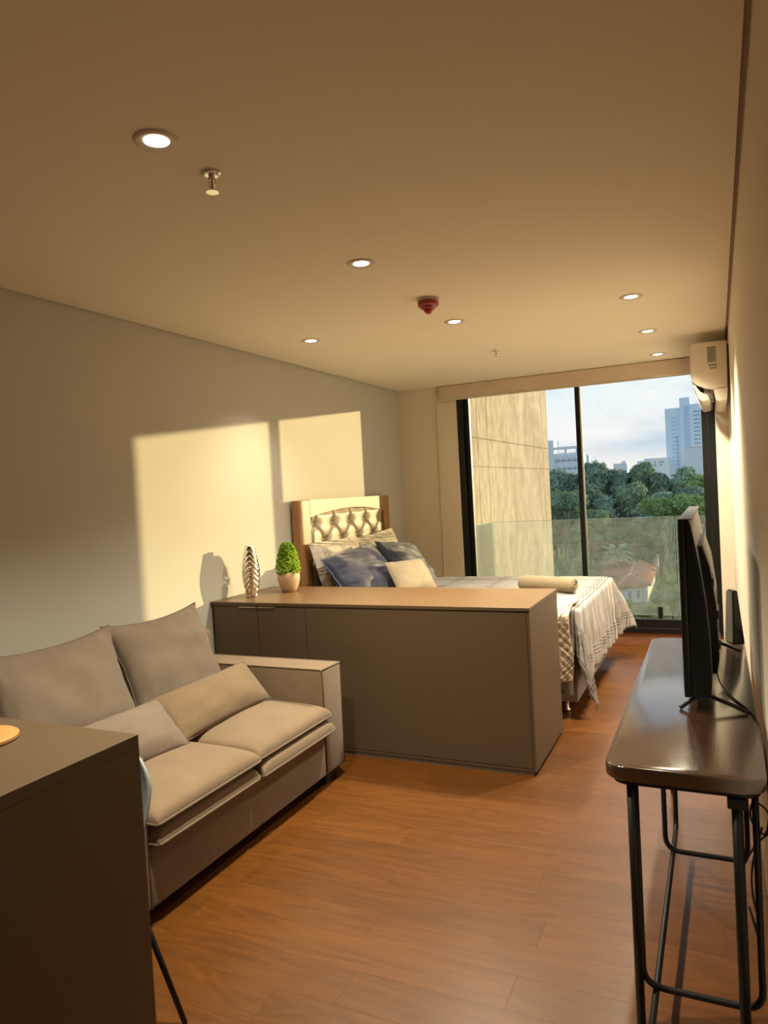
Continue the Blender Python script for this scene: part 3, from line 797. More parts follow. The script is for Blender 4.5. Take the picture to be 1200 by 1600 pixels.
# air conditioner on the right wall
ac = thing('air_conditioner', 'white wall air conditioner high on the right wall with open vane', 'air conditioner', (XR, 6.3, 2.08))
AY0, AY1 = 5.80, 6.86
AK = 1.26
def acp(pts): return [(x*AK, 1.55+(z-1.55)*AK) for x, z in pts]
prof = [(.078, 2.315), (.072, 2.322), (-.085, 2.325), (-.108, 2.318), (-.118, 2.29), (-.118, 2.16), (-.110, 2.115), (-.085, 2.085), (-.045, 2.062), (0, 2.052), (.075, 2.056)]
obj('body', prism(new(), acp(prof), 'y', AY0, AY1, .004), M['ac'], ac, 'auto')
obj('mounting_plate', boxm(.0985, XR, AY0+.03, AY1-.03, 2.14, 2.50), M['ac_dark'], ac)
obj('bottom_tray', prism(new(), acp([(.076, 2.054), (.0, 2.050), (.012, 1.985), (.03, 1.978), (.070, 1.982)]), 'y', AY0+.003, AY1-.003, .003), M['ac'], ac, 'auto')
obj('air_slot', prism(new(), acp([(-.012, 2.05), (-.052, 2.063), (-.045, 2.0), (-.008, 1.995)]), 'y', AY0+.03, AY1-.03), M['ac_dark'], ac)
obj('vane', prism(new(), acp([(-.098, 2.088), (-.106, 2.082), (-.080, 2.005), (-.062, 1.985), (-.020, 1.992), (-.030, 2.02), (-.072, 2.04)]), 'y', AY0+.006, AY1-.006, .002), M['ac_grey'], ac, 'auto')
obj('front_panel_edge', prism(new(), acp([(-.1185, 2.28), (-.121, 2.28), (-.121, 2.155), (-.113, 2.112), (-.087, 2.081), (-.045, 2.058), (0, 2.048), (0, 2.0515), (-.045, 2.0615), (-.0855, 2.0845), (-.1105, 2.1145), (-.1185, 2.16)]), 'y', AY0-.002, AY1+.002), M['ac'], ac)
st = obj('rating_sticker', boxm(-.033, .028, AY0-.001, AY0, 2.375, 2.491), M['sticker'], ac)
pr = new()
for k in range(9): box(pr, -.028, .023-.015*(k % 3 == 1), AY0-.0016, AY0-.001, 2.480-k*.0113, 2.483-k*.0113)
obj('sticker_print', pr, M['print'], st)
pr = new()
for k in range(12): box(pr, -.025+k*.0048, -.025+k*.0048+.0032, AY0-.001, AY0, 2.349, 2.363)
for k in range(9): box(pr, -.018+k*.0053, -.018+k*.0053+.0038, AY0-.001, AY0, 2.329, 2.339)
obj('side_print', pr, M['print'], ac)

# ------------------------------------------------------------------ island cabinet
isl = thing('island_cabinet', 'taupe half height cabinet with oak top dividing sofa and bed', 'cabinet', (-1.97, 4.07, 0))
IX0, IX1, IY0, IY1, IZ = XL+.003, -.922, 3.715, 4.43, .902
tp = obj('worktop', boxm(IX0, IX1, IY0-.004, IY1, .884, IZ, .0015), M['oak_top'], isl)
obj('top_edge', boxm(IX0, IX1-.001, IY0-.0045, IY0-.004, .8845, .9005), M['taupe'], tp)
obj('body', boxm(IX0, IX1-.019, IY0+.019, IY1-.002, .035, .883), M['taupe'], isl)
obj('end_panel', boxm(IX1-.018, IX1-.002, IY0, IY1-.002, .022, .883, .001), M['taupe'], isl)
obj('top_rail', boxm(IX0, IX1-.02, IY0+.003, IY0+.019, .874, .883), M['taupe'], isl)
for x0, x1, hx0, hx1 in ((IX0+.02, -2.658, -2.79, -2.662), (-2.654, -2.306, -2.650, -2.525)):
    d = obj('door', boxm(x0, x1, IY0, IY0+.018, .04, .871, .0012), M['taupe'], isl)
    obj('handle', boxm(hx0, hx1, IY0-.010, IY0+.006, .870, .8735, .0008), M['handle'], d)
obj('front_panel', boxm(-2.302, IX1-.020, IY0, IY0+.018, .04, .873, .0012), M['taupe'], isl)
obj('plinth', boxm(IX0, IX1-.022, IY0+.006, IY1-.02, .0005, .036), M['taupe_dark'], isl)
obj('skirting', boxm(IX0, IX1-.019, IY0+.001, IY0+.006, .022, .037), M['taupe'], isl)

# vase: chrome, spiral chevron relief
vc = (-2.853, 3.945)
def vfn(r, z, a):
    t = (z-IZ)/.345; env = math.sin(PI*min(1, max(0, t)))**.5
    tri = abs(((a/(2*PI)*3) % 1)-.5)*2
    ph = (t*9.5+tri*1.5) % 1.0
    return r*(1-.17*env*(abs(ph-.5)*2)**1.2)
vp = [(.033, IZ), (.040, IZ+.004)]
for k in range(1, 44):
    t = k/44; vp.append((.037+.026*math.sin(PI*min(1, t*1.05))**1.1-.004*t, IZ+.345*t))
vp += [(.030, IZ+.345), (.026, IZ+.344), (.024, IZ+.30)]
vase = thing('vase', 'tall silver vase with spiral relief standing on the cabinet top', 'vase', (vc[0], vc[1], IZ))
obj('body', lathe(new(), vp, vc, 72, vfn), M['vase'], vase, True)

# potted plant
pc = (-2.715, 4.19)
pp = thing('potted_topiary', 'small green bushy plant in a hammered clay pot on the cabinet', 'plant', (pc[0], pc[1], IZ))
pf = [(.040, IZ), (.048, IZ+.003), (.062, IZ+.03), (.076, IZ+.075), (.079, IZ+.105), (.074, IZ+.132), (.070, IZ+.136), (.066, IZ+.130), (.064, IZ+.118)]
obj('pot', lathe(new(), pf, pc, 40, cap=False), M['pot'], pp, True)
obj('soil', lathe(new(), [(.0645, IZ+.116), (.03, IZ+.122), (.0005, IZ+.123)], pc, 20), M['soil'], pp, True)
sb = new()
for k in range(7):
    a = k*2.4; tube(sb, [(pc[0]+.01*math.cos(a), pc[1]+.01*math.sin(a), IZ+.115), (pc[0]+.05*math.cos(a), pc[1]+.05*math.sin(a), IZ+.20), (pc[0]+.03*math.cos(a), pc[1]+.03*math.sin(a), IZ+.30)], .002, 5)
obj('stem', sb, M['bark'], pp)
rnd = random.Random(3); lb = new()
for i in range(1500):
    t = rnd.random()**.8; z = IZ+.125+.215*t
    Rr = .088*(1-t)**.30*(1-.22*t)+.010
    if t < .12: Rr *= .85+t
    rr = Rr*(1-.38*rnd.random()**2); a = rnd.uniform(0, 2*PI)
    d = Vector((math.cos(a), math.sin(a), .25+.9*t)).normalized()
    p = Vector((pc[0]+rr*math.cos(a), pc[1]+rr*math.sin(a), z))
    nrm = (d+Vector((rnd.uniform(-.7, .7), rnd.uniform(-.7, .7), rnd.uniform(-.2, .8)))).normalized()
    u = (Quaternion(nrm, rnd.uniform(0, 6.28)) @ nrm.orthogonal()).normalized(); v_ = nrm.cross(u); s = rnd.uniform(.0075, .0125)
    q = [p-u*s, p-u*s*.2+v_*s*.62-nrm*s*.2, p+u*s, p-u*s*.2-v_*s*.62-nrm*s*.2]
    lb.faces.new([lb.verts.new(k) for k in q])
ico = bmesh.ops.create_icosphere(lb, subdivisions=3, radius=1.0)['verts']
for v in ico: v.co = Vector((pc[0]+v.co.x*.060*(1-.3*max(0, v.co.z)), pc[1]+v.co.y*.060*(1-.3*max(0, v.co.z)), IZ+.225+v.co.z*.095))
obj('foliage', lb, M['topiary'], pp, kind='stuff')

# ------------------------------------------------------------------ cushions
def frame_matrix(c, wdir, udir):
    x = Vector(wdir).normalized(); y = Vector(udir); y = (y-x*y.dot(x)).normalized(); z = x.cross(y)
    mt = Matrix((x, y, z)).transposed().to_4x4(); mt.translation = c; return mt
def pillow_bm(w, h, t, n=30, pinch=.06, power=.55, wr=.006, seed=0, sag=0.0, flange=0.0, crease=0.0):
    bm = new(); uvl = bm.loops.layers.uv.new('UVMap'); sv = Vector((seed*3.1, seed*1.7, seed*.9))
    def P(u, v, s):
        cx = w/2*u*(1-pinch*(1-v*v)*abs(u)**2*1.0); cy = h/2*v*(1-pinch*(1-u*u)*abs(v)**2*1.0)
        fu, fv = (1-flange/(w/2)), (1-flange/(h/2))
        uu, vv = min(1, abs(u)/fu), min(1, abs(v)/fv)
        e_ = max(0, (1-uu**2.4))**power*max(0, (1-vv**2.4))**power
        z = t/2*e_
        ed = 1-max(abs(u), abs(v))
        crn = abs(u*v)
        z += crease*e_*(noise.noise(Vector((u*1.1+v*2.4, v*1.0-u*.3, 2+s))+sv)*1.5+noise.noise(Vector((u*2.0+v*5.5, v*1.5-u, 4+s))+sv)*.8)
        z += wr*(noise.noise(Vector((u*2.2, v*2.2, s))+sv)*1.4*e_ + math.sin((u-v*.35)*22+6*noise.noise(Vector((u*2, v*2, 5))+sv))*.35*max(0, 1-ed*3.2)*min(1, ed*9))
        if sag: cy -= sag*(1-abs(v))*(u*u)
        edge_w = wr*.8*noise.noise(Vector((u*4, v*4, 9))+sv)*(1-e_)
        return Vector((cx, cy, s*max(.0015, z)+edge_w)), (w/2*u+1, h/2*v+1)
    for s in (1, -1):
        rows, uvs = [], {}
        for i in range(n+1):
            r = []
            for j in range(n+1):
                u, v = math.sin(PI/2*(2*i/n-1))*.45+(2*i/n-1)*.55, math.sin(PI/2*(2*j/n-1))*.45+(2*j/n-1)*.55
                p, q_ = P(u, v, s); vt = bm.verts.new(p); uvs[vt] = q_; r.append(vt)
            rows.append(r)
        for f in grid_faces(bm, rows):
            for l in f.loops: l[uvl].uv = uvs[l.vert]
    ring_ = []
    for k in range(4):
        for i in range(n):
            a = 2*i/n-1
            u, v = ((a, -1), (1, a), (-a, 1), (-1, -a))[k]
            ring_.append(P(u, v, 1)[0]*Vector((1, 1, 0)).length/math.sqrt(2) if False else Vector((P(u, v, 1)[0].x, P(u, v, 1)[0].y, (P(u, v, 1)[0].z+P(u, v, -1)[0].z)/2)))
    bmesh.ops.remove_doubles(bm, verts=bm.verts, dist=.0032)
    return bm, ring_
def cushion(name, label, cat, c, wdir, udir, w, h, t, mat, pipe=None, group=None, cover='cover', piping='piping', pr=.004, **k):
    mt = frame_matrix(c, wdir, udir)
    th = thing(name, label, cat, c, 0, group)
    bm, rg_ = pillow_bm(w, h, t, **k); bm.transform(mt)
    o = obj(cover, bm, mat, th, True)
    if pipe is not None:
        b = new(); tube(b, [mt @ p for p in rg_], pr, 6, closed=True); obj(piping, b, pipe, th, True)
    return th

# ------------------------------------------------------------------ sofa
sofa = thing('sofa', 'taupe linen two seat sofa with boxy piped arms along the left wall', 'sofa', (-2.45, 2.6, 0))
SX0, SX1 = -3.0, -1.93
def arm(y0, y1):
    b = boxm(SX0+.01, SX1, y0, y1, .065, .632, .018, 3); a = obj('armrest', b, M['sofa'], sofa, 'auto')
    p = new()
    q = .004
    for yy in (y0+q, y1-q):
        tube(p, fillet([(SX0+.05, yy, .632-q), (SX1-q, yy, .632-q), (SX1-q, yy, .07)], .02), .0045, 6)
    tube(p, [(SX1-q, y0+q, .632-q), (SX1-q, y1-q, .632-q)], .0045, 6)
    obj('piping', p, M['sofa_pipe'], a, True)
arm(3.25, 3.448); arm(1.752, 1.95)
obj('base', boxm(SX0+.02, SX1-.004, 1.952, 3.248, .065, .292, .014, 3), M['sofa'], sofa, 'auto')
obj('backrest', boxm(SX0, SX0+.24, 1.80, 3.40, .07, .80, .03, 3), M['sofa'], sofa, 'auto')
def seat_layer(name, y0, y1, x0, x1, z0, z1, crown, seed, par):
    """slab cushion with domed top and a pinched seam near its lower edge"""
    n = 26; bm = new()
    def edge(u): return max(0, 1-abs(u)**9)**.30
    for s in (1, -1):
        rows = []
        for i in range(n+1):
            r = []
            for j in range(n+1):
                u, v = math.sin(PI/2*(2*i/n-1)), math.sin(PI/2*(2*j/n-1))
                k = edge(u)*edge(v)
                zs = z0+(z1-z0)*.22
                z = zs+(z1-zs)*k*(1+.0)+crown*k*(1-u*u)*(1-v*v) if s > 0 else zs-(zs-z0)*k
                z += .004*noise.noise(Vector((u*2+seed, v*2, seed)))*k
                ins = .012*(1-abs(noise.noise(Vector((v*3, u*3, seed)))))*0
                bx = x0+(x1-x0)*(u+1)/2; by = y0+(y1-y0)*(v+1)/2
                by += -.010*u*u*(v) * 0
                r.append(bm.verts.new((bx, by, z)))
            rows.append(r)
        grid_faces(bm, rows)
    bmesh.ops.remove_doubles(bm, verts=bm.verts, dist=.0025)
    o = obj(name, bm, M['sofa'], par, True)
    zs = z0+(z1-z0)*.22; p = new()
    tube(p, fillet([(x0+.02, y0, zs), (x1, y0, zs), (x1, y1, zs), (x0+.02, y1, zs)], .018), .0055, 6)
    obj('piping', p, M['sofa_pipe'], o, True)
    return o
seat_layer('seat_cushion', 2.605, 3.262, -2.80, -1.893, .372, .455, .030, 1, sofa)
seat_layer('lower_seat_cushion', 2.610, 3.268, -2.80, -1.880, .290, .392, .0, 2, sofa)
seat_layer('seat_cushion', 1.945, 2.598, -2.80, -1.880, .372, .455, .030, 3, sofa)
seat_layer('lower_seat_cushion', 1.952, 2.592, -2.80, -1.885, .290, .392, .0, 4, sofa)
for y in (1.80, 3.33):
    for x in (-2.9, -2.0):
        obj('foot', boxm(x-.035, x+.035, y-.04, y+.07, 0, .066, .004), M['sofa_foot'], sofa)

cushion('back_cushion', 'large plump taupe back cushion at the right end of the sofa', 'cushion', (-2.665, 2.925, .70), (.0, 1, .01), (-.40, -.06, 1), .70, .58, .22, M['cush'], M['sofa_pipe'], 'sofa back cushions', pinch=.13, wr=.013, crease=.002, seed=4, power=.5, n=44)
cushion('back_cushion', 'large plump taupe back cushion at the left, cut by the photo edge', 'cushion', (-2.645, 2.235, .70), (0, 1, 0), (-.40, -.02, 1), .74, .58, .22, M['cush'], M['sofa_pipe'], 'sofa back cushions', pinch=.13, wr=.013, crease=.002, seed=9, power=.5, n=44)
cushion('lumbar_pillow', 'long narrow brown pillow lying against the right back cushion', 'pillow', (-2.315, 2.84, .565), (.02, 1, .02), (-.66, -.08, .75), .70, .25, .15, M['lumbar'], M['sofa_pipe'], 'long sofa pillows', pinch=.03, wr=.006, seed=6, power=.55)
cushion('lumbar_pillow', 'smaller looking beige pillow in front of the left back cushion, partly behind the counter', 'pillow', (-2.305, 2.16, .56), (.04, 1, .0), (-.68, .12, .72), .70, .26, .15, M['cush'], M['sofa_pipe'], 'long sofa pillows', pinch=.03, wr=.006, seed=12, power=.55)

# ------------------------------------------------------------------ bed
bed = thing('bed', 'double bed with oak framed cream tufted headboard against the left wall', 'bed', (-1.95, 5.55, 0))
HX0, HX1 = -3.0, -2.93
HY0, HY1, HZ = 4.72, 6.39, 1.525
obj('headboard_post', boxm(HX0, HX1, HY0, HY0+.165, .03, HZ-.001, .004), M['head_wood_v'], bed)
obj('headboard_post', boxm(HX0, HX1, HY1-.13, HY1, .03, HZ-.001, .004), M['head_wood_v'], bed)
oy0, oy1 = HY0+.165, HY1-.13
poly = [(oy0, HZ), (oy1, HZ)]
for k in range(17):
    t = k/16; y = oy1+(oy0-oy1)*t; poly.append((y, 1.385+.055*(1-(2*t-1)**2)))
obj('headboard_top_rail', prism(new(), poly, 'x', HX0+.001, HX1+.001), M['head_wood'], bed, 'auto')
obj('headboard_backing', boxm(HX0, HX0+.02, oy0, oy1, .3, 1.45), M['head_wood'], bed)
# tufted panel
ny, nz = 150, 90; tbm = new(); zlow, zhi = .62, 1.445
A_, B_ = .30, .135
by0 = (oy0+oy1)/2; bz0 = 1.325
btn = [(by0+(i+.5*(j % 2))*A_, bz0-j*B_) for j in range(-1, 5) for i in range(-4, 5)]
rows = []
for j in range(nz+1):
    r = []
    for i in range(ny+1):
        y = oy0+(oy1-oy0)*i/ny; z = zlow+(zhi-zlow)*j/nz
        dmin = min(math.hypot((y-a)/A_, (z-b)/(B_*1.3)) for a, b in btn)
        p_, q_ = (y-by0)/A_+(z-bz0)/(2*B_), (y-by0)/A_-(z-bz0)/(2*B_)
        if z > bz0: dl_ = abs(((y-by0)/A_+.5) % 1-.5)*1.1
        else: dl_ = min(abs((p_+.5) % 1-.5), abs((q_+.5) % 1-.5))
        d = .050-.038*math.exp(-(dmin/.20)**2)-.020*math.exp(-(dl_/.06)**2)
        edge_ = min(1, min(i, ny-i)/5)*1.0; edz = min(1, (nz-j)/6)
        x = HX0+.022+d*(edge_*.7+.3)*(edz*.6+.4)
        r.append(tbm.verts.new((x, y, z)))
    rows.append(r)
grid_faces(tbm, rows)
tp_ = obj('tufted_panel', tbm, M['tuft'], bed, True)
bmh = None
for a, b in btn:
    if oy0+.05 < a < oy1-.05 and .75 < b < 1.38:
        if bmh is None:
            bb = new(); bmesh.ops.create_uvsphere(bb, u_segments=12, v_segments=8, radius=.013)
            for v in bb.verts: v.co.x *= .6
            o = obj('button', bb, M['tuft'], tp_, True, local=True); bmh = o.data
        else:
            o = bpy.data.objects.new('button', bmh); C.objects.link(o); o.parent = tp_
        o.location = Vector((HX0+.032, a, b))-Vector((-1.95, 5.55, 0))
BX0, BX1, BY0, BY1 = -2.925, -.885, 4.76, 6.36
obj('base', boxm(BX0, BX1, BY0+.01, BY1-.01, .09, .41, .02), M['bed_base'], bed, 'auto')
obj('mattress', boxm(BX0, BX1, BY0, BY1, .41, .705, .05, 4), M['mattress'], bed, 'auto')
for x in (BX1-.10, -1.9, -2.8):
    for y in (BY0+.12, BY1-.12):
        obj('leg', lathe(new(), [(.018, 0), (.026, .006), (.026, .014), (.014, .022), (.018, .06), (.024, .092)], (x, y), 16), M['chrome'], bed, True)
for y in (BY0+.3, BY1-.3):
    pass

# coverlet draped over the bed
TOP = .722
def drape(du, dv, u, v, seed=0.0):
    """du,dv: how far past the foot / side edges the cloth goes (>=0)"""
    r = math.hypot(du, dv)
    return r
cb = new(); uvl = cb.loops.layers.uv.new('UVMap')
X0, XE, YN, YFR = -2.72, -.865, 4.742, 6.375
NU, NV = 120, 150
ULEN, HF = XE-X0, .50
SN, SF = .30, .42
rows, uvs = [], {}
for i in range(NU+1):
    su = (ULEN+HF)*i/NU
    r = []
    for j in range(NV+1):
        sv = -SN+(YFR-YN+SN+SF)*j/NV
        du = max(0.0, su-ULEN); dvn = max(0.0, -sv); dvf = max(0.0, sv-(YFR-YN)); dv = max(dvn, dvf); sg = -1 if dvn > 0 else 1
        if dvn > 0: dv *= 1.0+.25*min(1, du/.3)
        x = min(X0+su, XE); y = min(max(YN+sv, YN), YFR); z = TOP
        wob = noise.noise(Vector((su*2.3, sv*2.3, 1)))
        z += .008*wob+.004*noise.noise(Vector((su*9, sv*5, 3)))+.0035*math.sin(sv*40+5*wob)*min(1, max(0, (su-.4)*2))
        if du == 0 and dv == 0:
            ed = min(XE-x, y-YN, YFR-y)
            if ed < .05: z -= .018*(1-ed/.05)**2
        else:
            rr = math.hypot(du, dv); th = math.atan2(dv, du) if rr > 1e-6 else 0
            k = min(1, rr/.06)
            corner = math.sin(2*th)
            arc = (sv*16 if dv == 0 else (su*14 if du == 0 else th*7))
            amp = min(1, rr/.25)
            fold = (.016*math.sin(arc*1.9+1.3*math.sin(arc*.63))+.012*noise.noise(Vector((sv*7, su*5, 2)))+.006*math.sin(arc*5.3+4*noise.noise(Vector((sv*3, su*2, 7)))))*amp+.006*noise.noise(Vector((sv*17, su*9, 4)))*amp
            flare = .012+.05*rr+fold+corner*(.16*rr)
            if dvf > 0 and du > 0: flare += corner*.14*rr
            x += flare*math.cos(th); y += sg*flare*math.sin(th)
            drop = rr*(1-.02*corner)
            if du > 0 and dv == 0: drop *= .95+.10*noise.noise(Vector((sv*1.1+4, 0, 0)))
            if dvf > 0 and du > 0: drop *= 1-.30*corner
            if dvn > 0 and du > 0: drop *= 1+.02*corner
            z = TOP-.018*k-drop+ (z-TOP)*.3
        vt = cb.verts.new((x, y, max(.03, z))); uvs[vt] = (su, sv); r.append(vt)
    rows.append(r)
for f in grid_faces(cb, rows):
    for l in f.loops: l[uvl].uv = uvs[l.vert]
cov = thing('bed_coverlet', 'cream checked coverlet spread over the bed and hanging off its foot', 'bedspread', (-1.8, 5.55, TOP))
co = obj('cloth', cb, M['cover'], cov, True)
md = co.modifiers.new('thick', 'SOLIDIFY'); md.thickness = .006; md.offset = 1
# quilted flap folded over the near side
qb = new(); uvl = qb.loops.layers.uv.new('UVMap'); rows, uvs = [], {}
n1, n2 = 90, 60
for i in range(n1+1):
    a = -2.15+1.255*i/n1; r = []
    for j in range(n2+1):
        s = .70*j/n2
        if s < .22: y = YN+.22-s; z = TOP+.020
        else:
            t = s-.22; y = YN-.042-.035*min(1, t/.08)-.02*math.sin(a*9)*min(1, t*4); z = TOP+.012-t
        if .16 < s < .28: k = (s-.16)/.12; y = YN+.06-.14*k; z = TOP+.020-.055*k*k
        gx, gy = (a+s)/.062, (a-s)/.062
        puff = abs(math.sin(PI*gx)*math.sin(PI*gy))**.5*.008
        if s < .22: z += puff
        else: y -= puff
        a2 = a+.010*math.sin(s*14)
        vt = qb.verts.new((a2, y, z)); uvs[vt] = (a, s); r.append(vt)
    rows.append(r)
for f in grid_faces(qb, rows):
    for l in f.loops: l[uvl].uv = uvs[l.vert]
qt = thing('quilt', 'folded quilted plaid throw hanging over the near side of the bed', 'quilt', (-1.5, YN, TOP))
qo = obj('quilted_cloth', qb, M['quilt'], qt, True)
md = qo.modifiers.new('thick', 'SOLIDIFY'); md.thickness = .010; md.offset = 1
# lower valance on the near side, showing below the quilt
vb = new(); uvl = vb.loops.layers.uv.new('UVMap'); rows, uvs = [], {}
for i in range(81):
    a = -2.4+1.50*i/80; r = []
    for j in range(13):
        s = .40*j/12; vt = vb.verts.new((a, YN-.018-.010*math.sin(a*26)*min(1, s*5)-.03*s, .56-s)); uvs[vt] = (a*.7+s*.7, s*.7-a*.7); r.append(vt)
    rows.append(r)
for f in grid_faces(vb, rows):
    for l in f.loops: l[uvl].uv = uvs[l.vert]
vo = obj('side_drop', vb, M['cover'], cov, True)

# bed pillows
cushion('pillow_sham', 'cream plaid pillow in flanged sham leaning on the near half of the headboard', 'pillow', (-2.80, 5.14, .94), (.03, 1, .0), (-.30, 0, 1), .76, .52, .20, M['sham'], None, 'plaid shams', pinch=.02, wr=.010, crease=.012, n=40, seed=21, flange=.035)
cushion('pillow_sham', 'cream plaid pillow in flanged sham leaning on the far half of the headboard', 'pillow', (-2.80, 5.92, .94), (.05, 1, .06), (-.30, 0, 1), .76, .52, .20, M['sham'], None, 'plaid shams', pinch=.02, wr=.010, crease=.012, n=40, seed=25, flange=.035)
n1_ = cushion('bed_pillow', 'navy blue pillow with a paler blue edge, near side of the bed', 'pillow', (-2.575, 5.06, .915), (.12, 1, .10), (-.62, .0, .8), .70, .46, .22, M['navy'], M['navy_b'], 'navy pillows', pinch=.03, wr=.016, crease=.022, n=44, seed=31, pr=.006)
n2_ = cushion('bed_pillow', 'navy blue pillow slumped on the far side of the bed', 'pillow', (-2.56, 5.92, .90), (.06, 1, -.16), (-.66, .1, .8), .70, .46, .22, M['navy'], M['navy'], 'navy pillows', pinch=.03, wr=.016, crease=.022, n=44, seed=37, pr=.005)
cushion('small_cushion', 'small beige cushion in front of the navy pillows', 'cushion', (-2.27, 5.31, .865), (.30, 1, -.02), (-.55, 0, .85), .46, .29, .15, M['beige_c'], M['beige_c'], None, pinch=.04, wr=.006, seed=41)
# rolled cream throw
rt_ = thing('rolled_throw', 'rolled cream towel lying on the foot of the bed', 'towel', (-1.13, 5.45, TOP))
rb_ = new(); pa, pb = Vector((-1.42, 5.50, TOP+.072)), Vector((-.985, 5.37, TOP+.072))
ax = (pb-pa).normalized(); nn = []
for k in range(13):
    t = k/12; rad = .061*(min(1, (1-abs(2*t-1))*9+.72))**.5
    nn.append((pa+(pb-pa)*t, rad))
tube(rb_, [p for p, _ in nn], [r for _, r in nn], 24)
for v in rb_.verts: v.co.z = TOP+.012+(v.co.z-TOP-.012)*.95; v.co += v.normal*0
obj('roll', rb_, M['throw'], rt_, 'auto')
sp = new(); side = ax.cross(Vector((0, 0, 1))).normalized()
pts = []
for k in range(60):
    a = k*.32; r = .008+.040*k/60; pts.append(pb+ax*.004+side*math.cos(a)*r+Vector((0, 0, 1))*math.sin(a)*r*.95)
tube(sp, pts, .004, 5); obj('spiral_edge', sp, M['throw'], rt_, True)

# ------------------------------------------------------------------ counter, board and chair in the foreground
ct = thing('counter', 'taupe melamine counter cropped by the lower left of the photo', 'counter', (-2.2, 1.1, 0))
CX, CYB, CYF, CZ = -1.452, 1.452, .70, .93
obj('worktop', boxm(XL+.003, CX, CYF, CYB, CZ-.034, CZ, .0015), M['taupe'], ct)
obj('side_panel', boxm(CX-.034, CX, CYF, CYB, 0, CZ-.0345, .001), M['taupe'], ct)
obj('wall_panel', boxm(XL+.003, XL+.037, CYF, CYB, 0, CZ-.0345), M['taupe'], ct)
obj('modesty_panel', boxm(XL+.038, CX-.035, CYF+.03, CYF+.048, .05, CZ-.0345), M['taupe'], ct)
tv_ = thing('round_board', 'round light wood board lying on the counter top', 'board', (-1.85, 1.27, CZ))
obj('disc', lathe(new(), [(.092, CZ), (.100, CZ+.004), (.100, CZ+.012), (.096, CZ+.015), (.06, CZ+.0145), (.0005, CZ+.0145)], (-1.85, 1.27), 48), M['trivet'], tv_, 'auto')

chair = thing('shell_chair', 'pale grey moulded shell chair with thin black legs behind the counter', 'chair', (-1.80, 1.42, 0))
def shell_pt(u, v):
    """u across -1..1, v along front edge 0 -> top of back 1"""
    if v < .5:
        t = v/.5; y = 1.19+.36*t; z = .455-.02*math.sin(PI*t)+.012*(1-t)
        hw = .205
        z += .035*abs(u)**3
    else:
        t = (v-.5)/.5; y = 1.55+.085*math.sin(t*PI/2)+.02*t; z = .455+.362*t**1.05
        hw = .172+.014*math.sin(PI*min(1, t*1.1))-.03*max(0, t-.7)/.3
        y -= .05*abs(u)**2.2*(1-.5*t)
        z += .035*abs(u)**3*(1-t)
    return Vector((-1.75+hw*u*(1-.0*v), y, z))
cbm = new(); rows = []
for j in range(31):
    v = j/30; rows.append([])
    for i in range(21):
        u = i/10-1
        if v > .82:
            k = (v-.82)/.18; lim = math.sqrt(max(0, 1-k**2*.95)); uu = u*max(.22, lim)
        else: uu = u
        rows[-1].append(cbm.verts.new(shell_pt(uu, v)))
grid_faces(cbm, rows)
sh = obj('shell', cbm, M['shell'], chair, True); md = sh.modifiers.new('thick', 'SOLIDIFY'); md.thickness = .008; md.offset = 0
for (tx, ty), (fx, fy) in (((-1.632, 1.56), (-1.494, 1.607)), ((-1.88, 1.55), (-2.03, 1.61)), ((-1.632, 1.28), (-1.51, 1.15)), ((-1.88, 1.28), (-2.03, 1.15))):
    obj('leg', tube(new(), [(tx, ty, .435), (fx, fy, .004)], [.010, .008], 10), M['black_metal'], chair, True)
br = new()
for a, b in (((-1.60, 1.57, .32), (-1.915, 1.565, .32)), ((-1.60, 1.247, .32), (-1.915, 1.247, .32)), ((-1.60, 1.57, .32), (-1.60, 1.247, .32)), ((-1.915, 1.565, .32), (-1.915, 1.247, .32))): tube(br, [a, b], .005, 6)
obj('brace', br, M['black_metal'], chair, True)
obj('seat_mount', boxm(-1.89, -1.62, 1.27, 1.565, .425, .437, .003), M['black_metal'], chair)

# ------------------------------------------------------------------ console table on the right
con = thing('console_table', 'narrow dark wood console table on thin black metal legs along the right wall', 'table', (-.11, 2.95, 0))
TZ, TX0, TX1, TY0, TY1 = .75, -.322, .090, 2.055, 3.805
def rrect(x0, x1, y0, y1, r, n=6):
    out = []
    for cx, cy, a0 in ((x1-r, y1-r, 0), (x0+r, y1-r, PI/2), (x0+r, y0+r, PI), (x1-r, y0+r, 3*PI/2)):
        for k in range(n+1):
            a = a0+PI/2*k/n; out.append((cx+r*math.cos(a), cy+r*math.sin(a)))
    return out
obj('tabletop', prism(new(), rrect(TX0, TX1, TY0, TY1, .055, 8), 'z', TZ-.040, TZ, .006), M['walnut'], con, 'auto')
obj('under_frame', prism(new(), rrect(TX0+.02, TX1-.015, TY0+.015, TY1-.02, .045), 'z', TZ-.055, TZ-.0405), M['black_metal'], con, 'auto')
LX0, LX1, LY0, LY1 = -.252, .016, 2.085, 3.72
for x, y in ((LX0, LY0), (LX1, LY0), (LX0, LY1), (LX1, LY1)):
    obj('leg', tube(new(), [(x, y, TZ-.055), (x, y, 0)], .0125 if x == LX0 else .0145, 12), M['black_metal'], con, True)
obj('leg_bracket', boxm(LX1-.024, LX1+.024, LY0-.026, LY0+.026, TZ-.085, TZ-.0555, .004), M['black_metal'], con)
def u_rung(y, x0, x1, z): return tube(new(), fillet([(x0, y, TZ-.056), (x0, y, z), (x1, y, z), (x1, y, TZ-.056)], .055), .0095, 10)
obj('u_rung', u_rung(2.105, LX0+.008, .060, .105), M['black_metal'], con, True)
obj('u_rung', u_rung(2.90, -.232, .052, .115), M['black_metal'], con, True)
obj('stretcher', tube(new(), fillet([(-.212, 1.95, .085), (-.205, 3.10, .115), (-.200, 3.12, TZ-.056)], .05), .0095, 10), M['black_metal'], con, True)

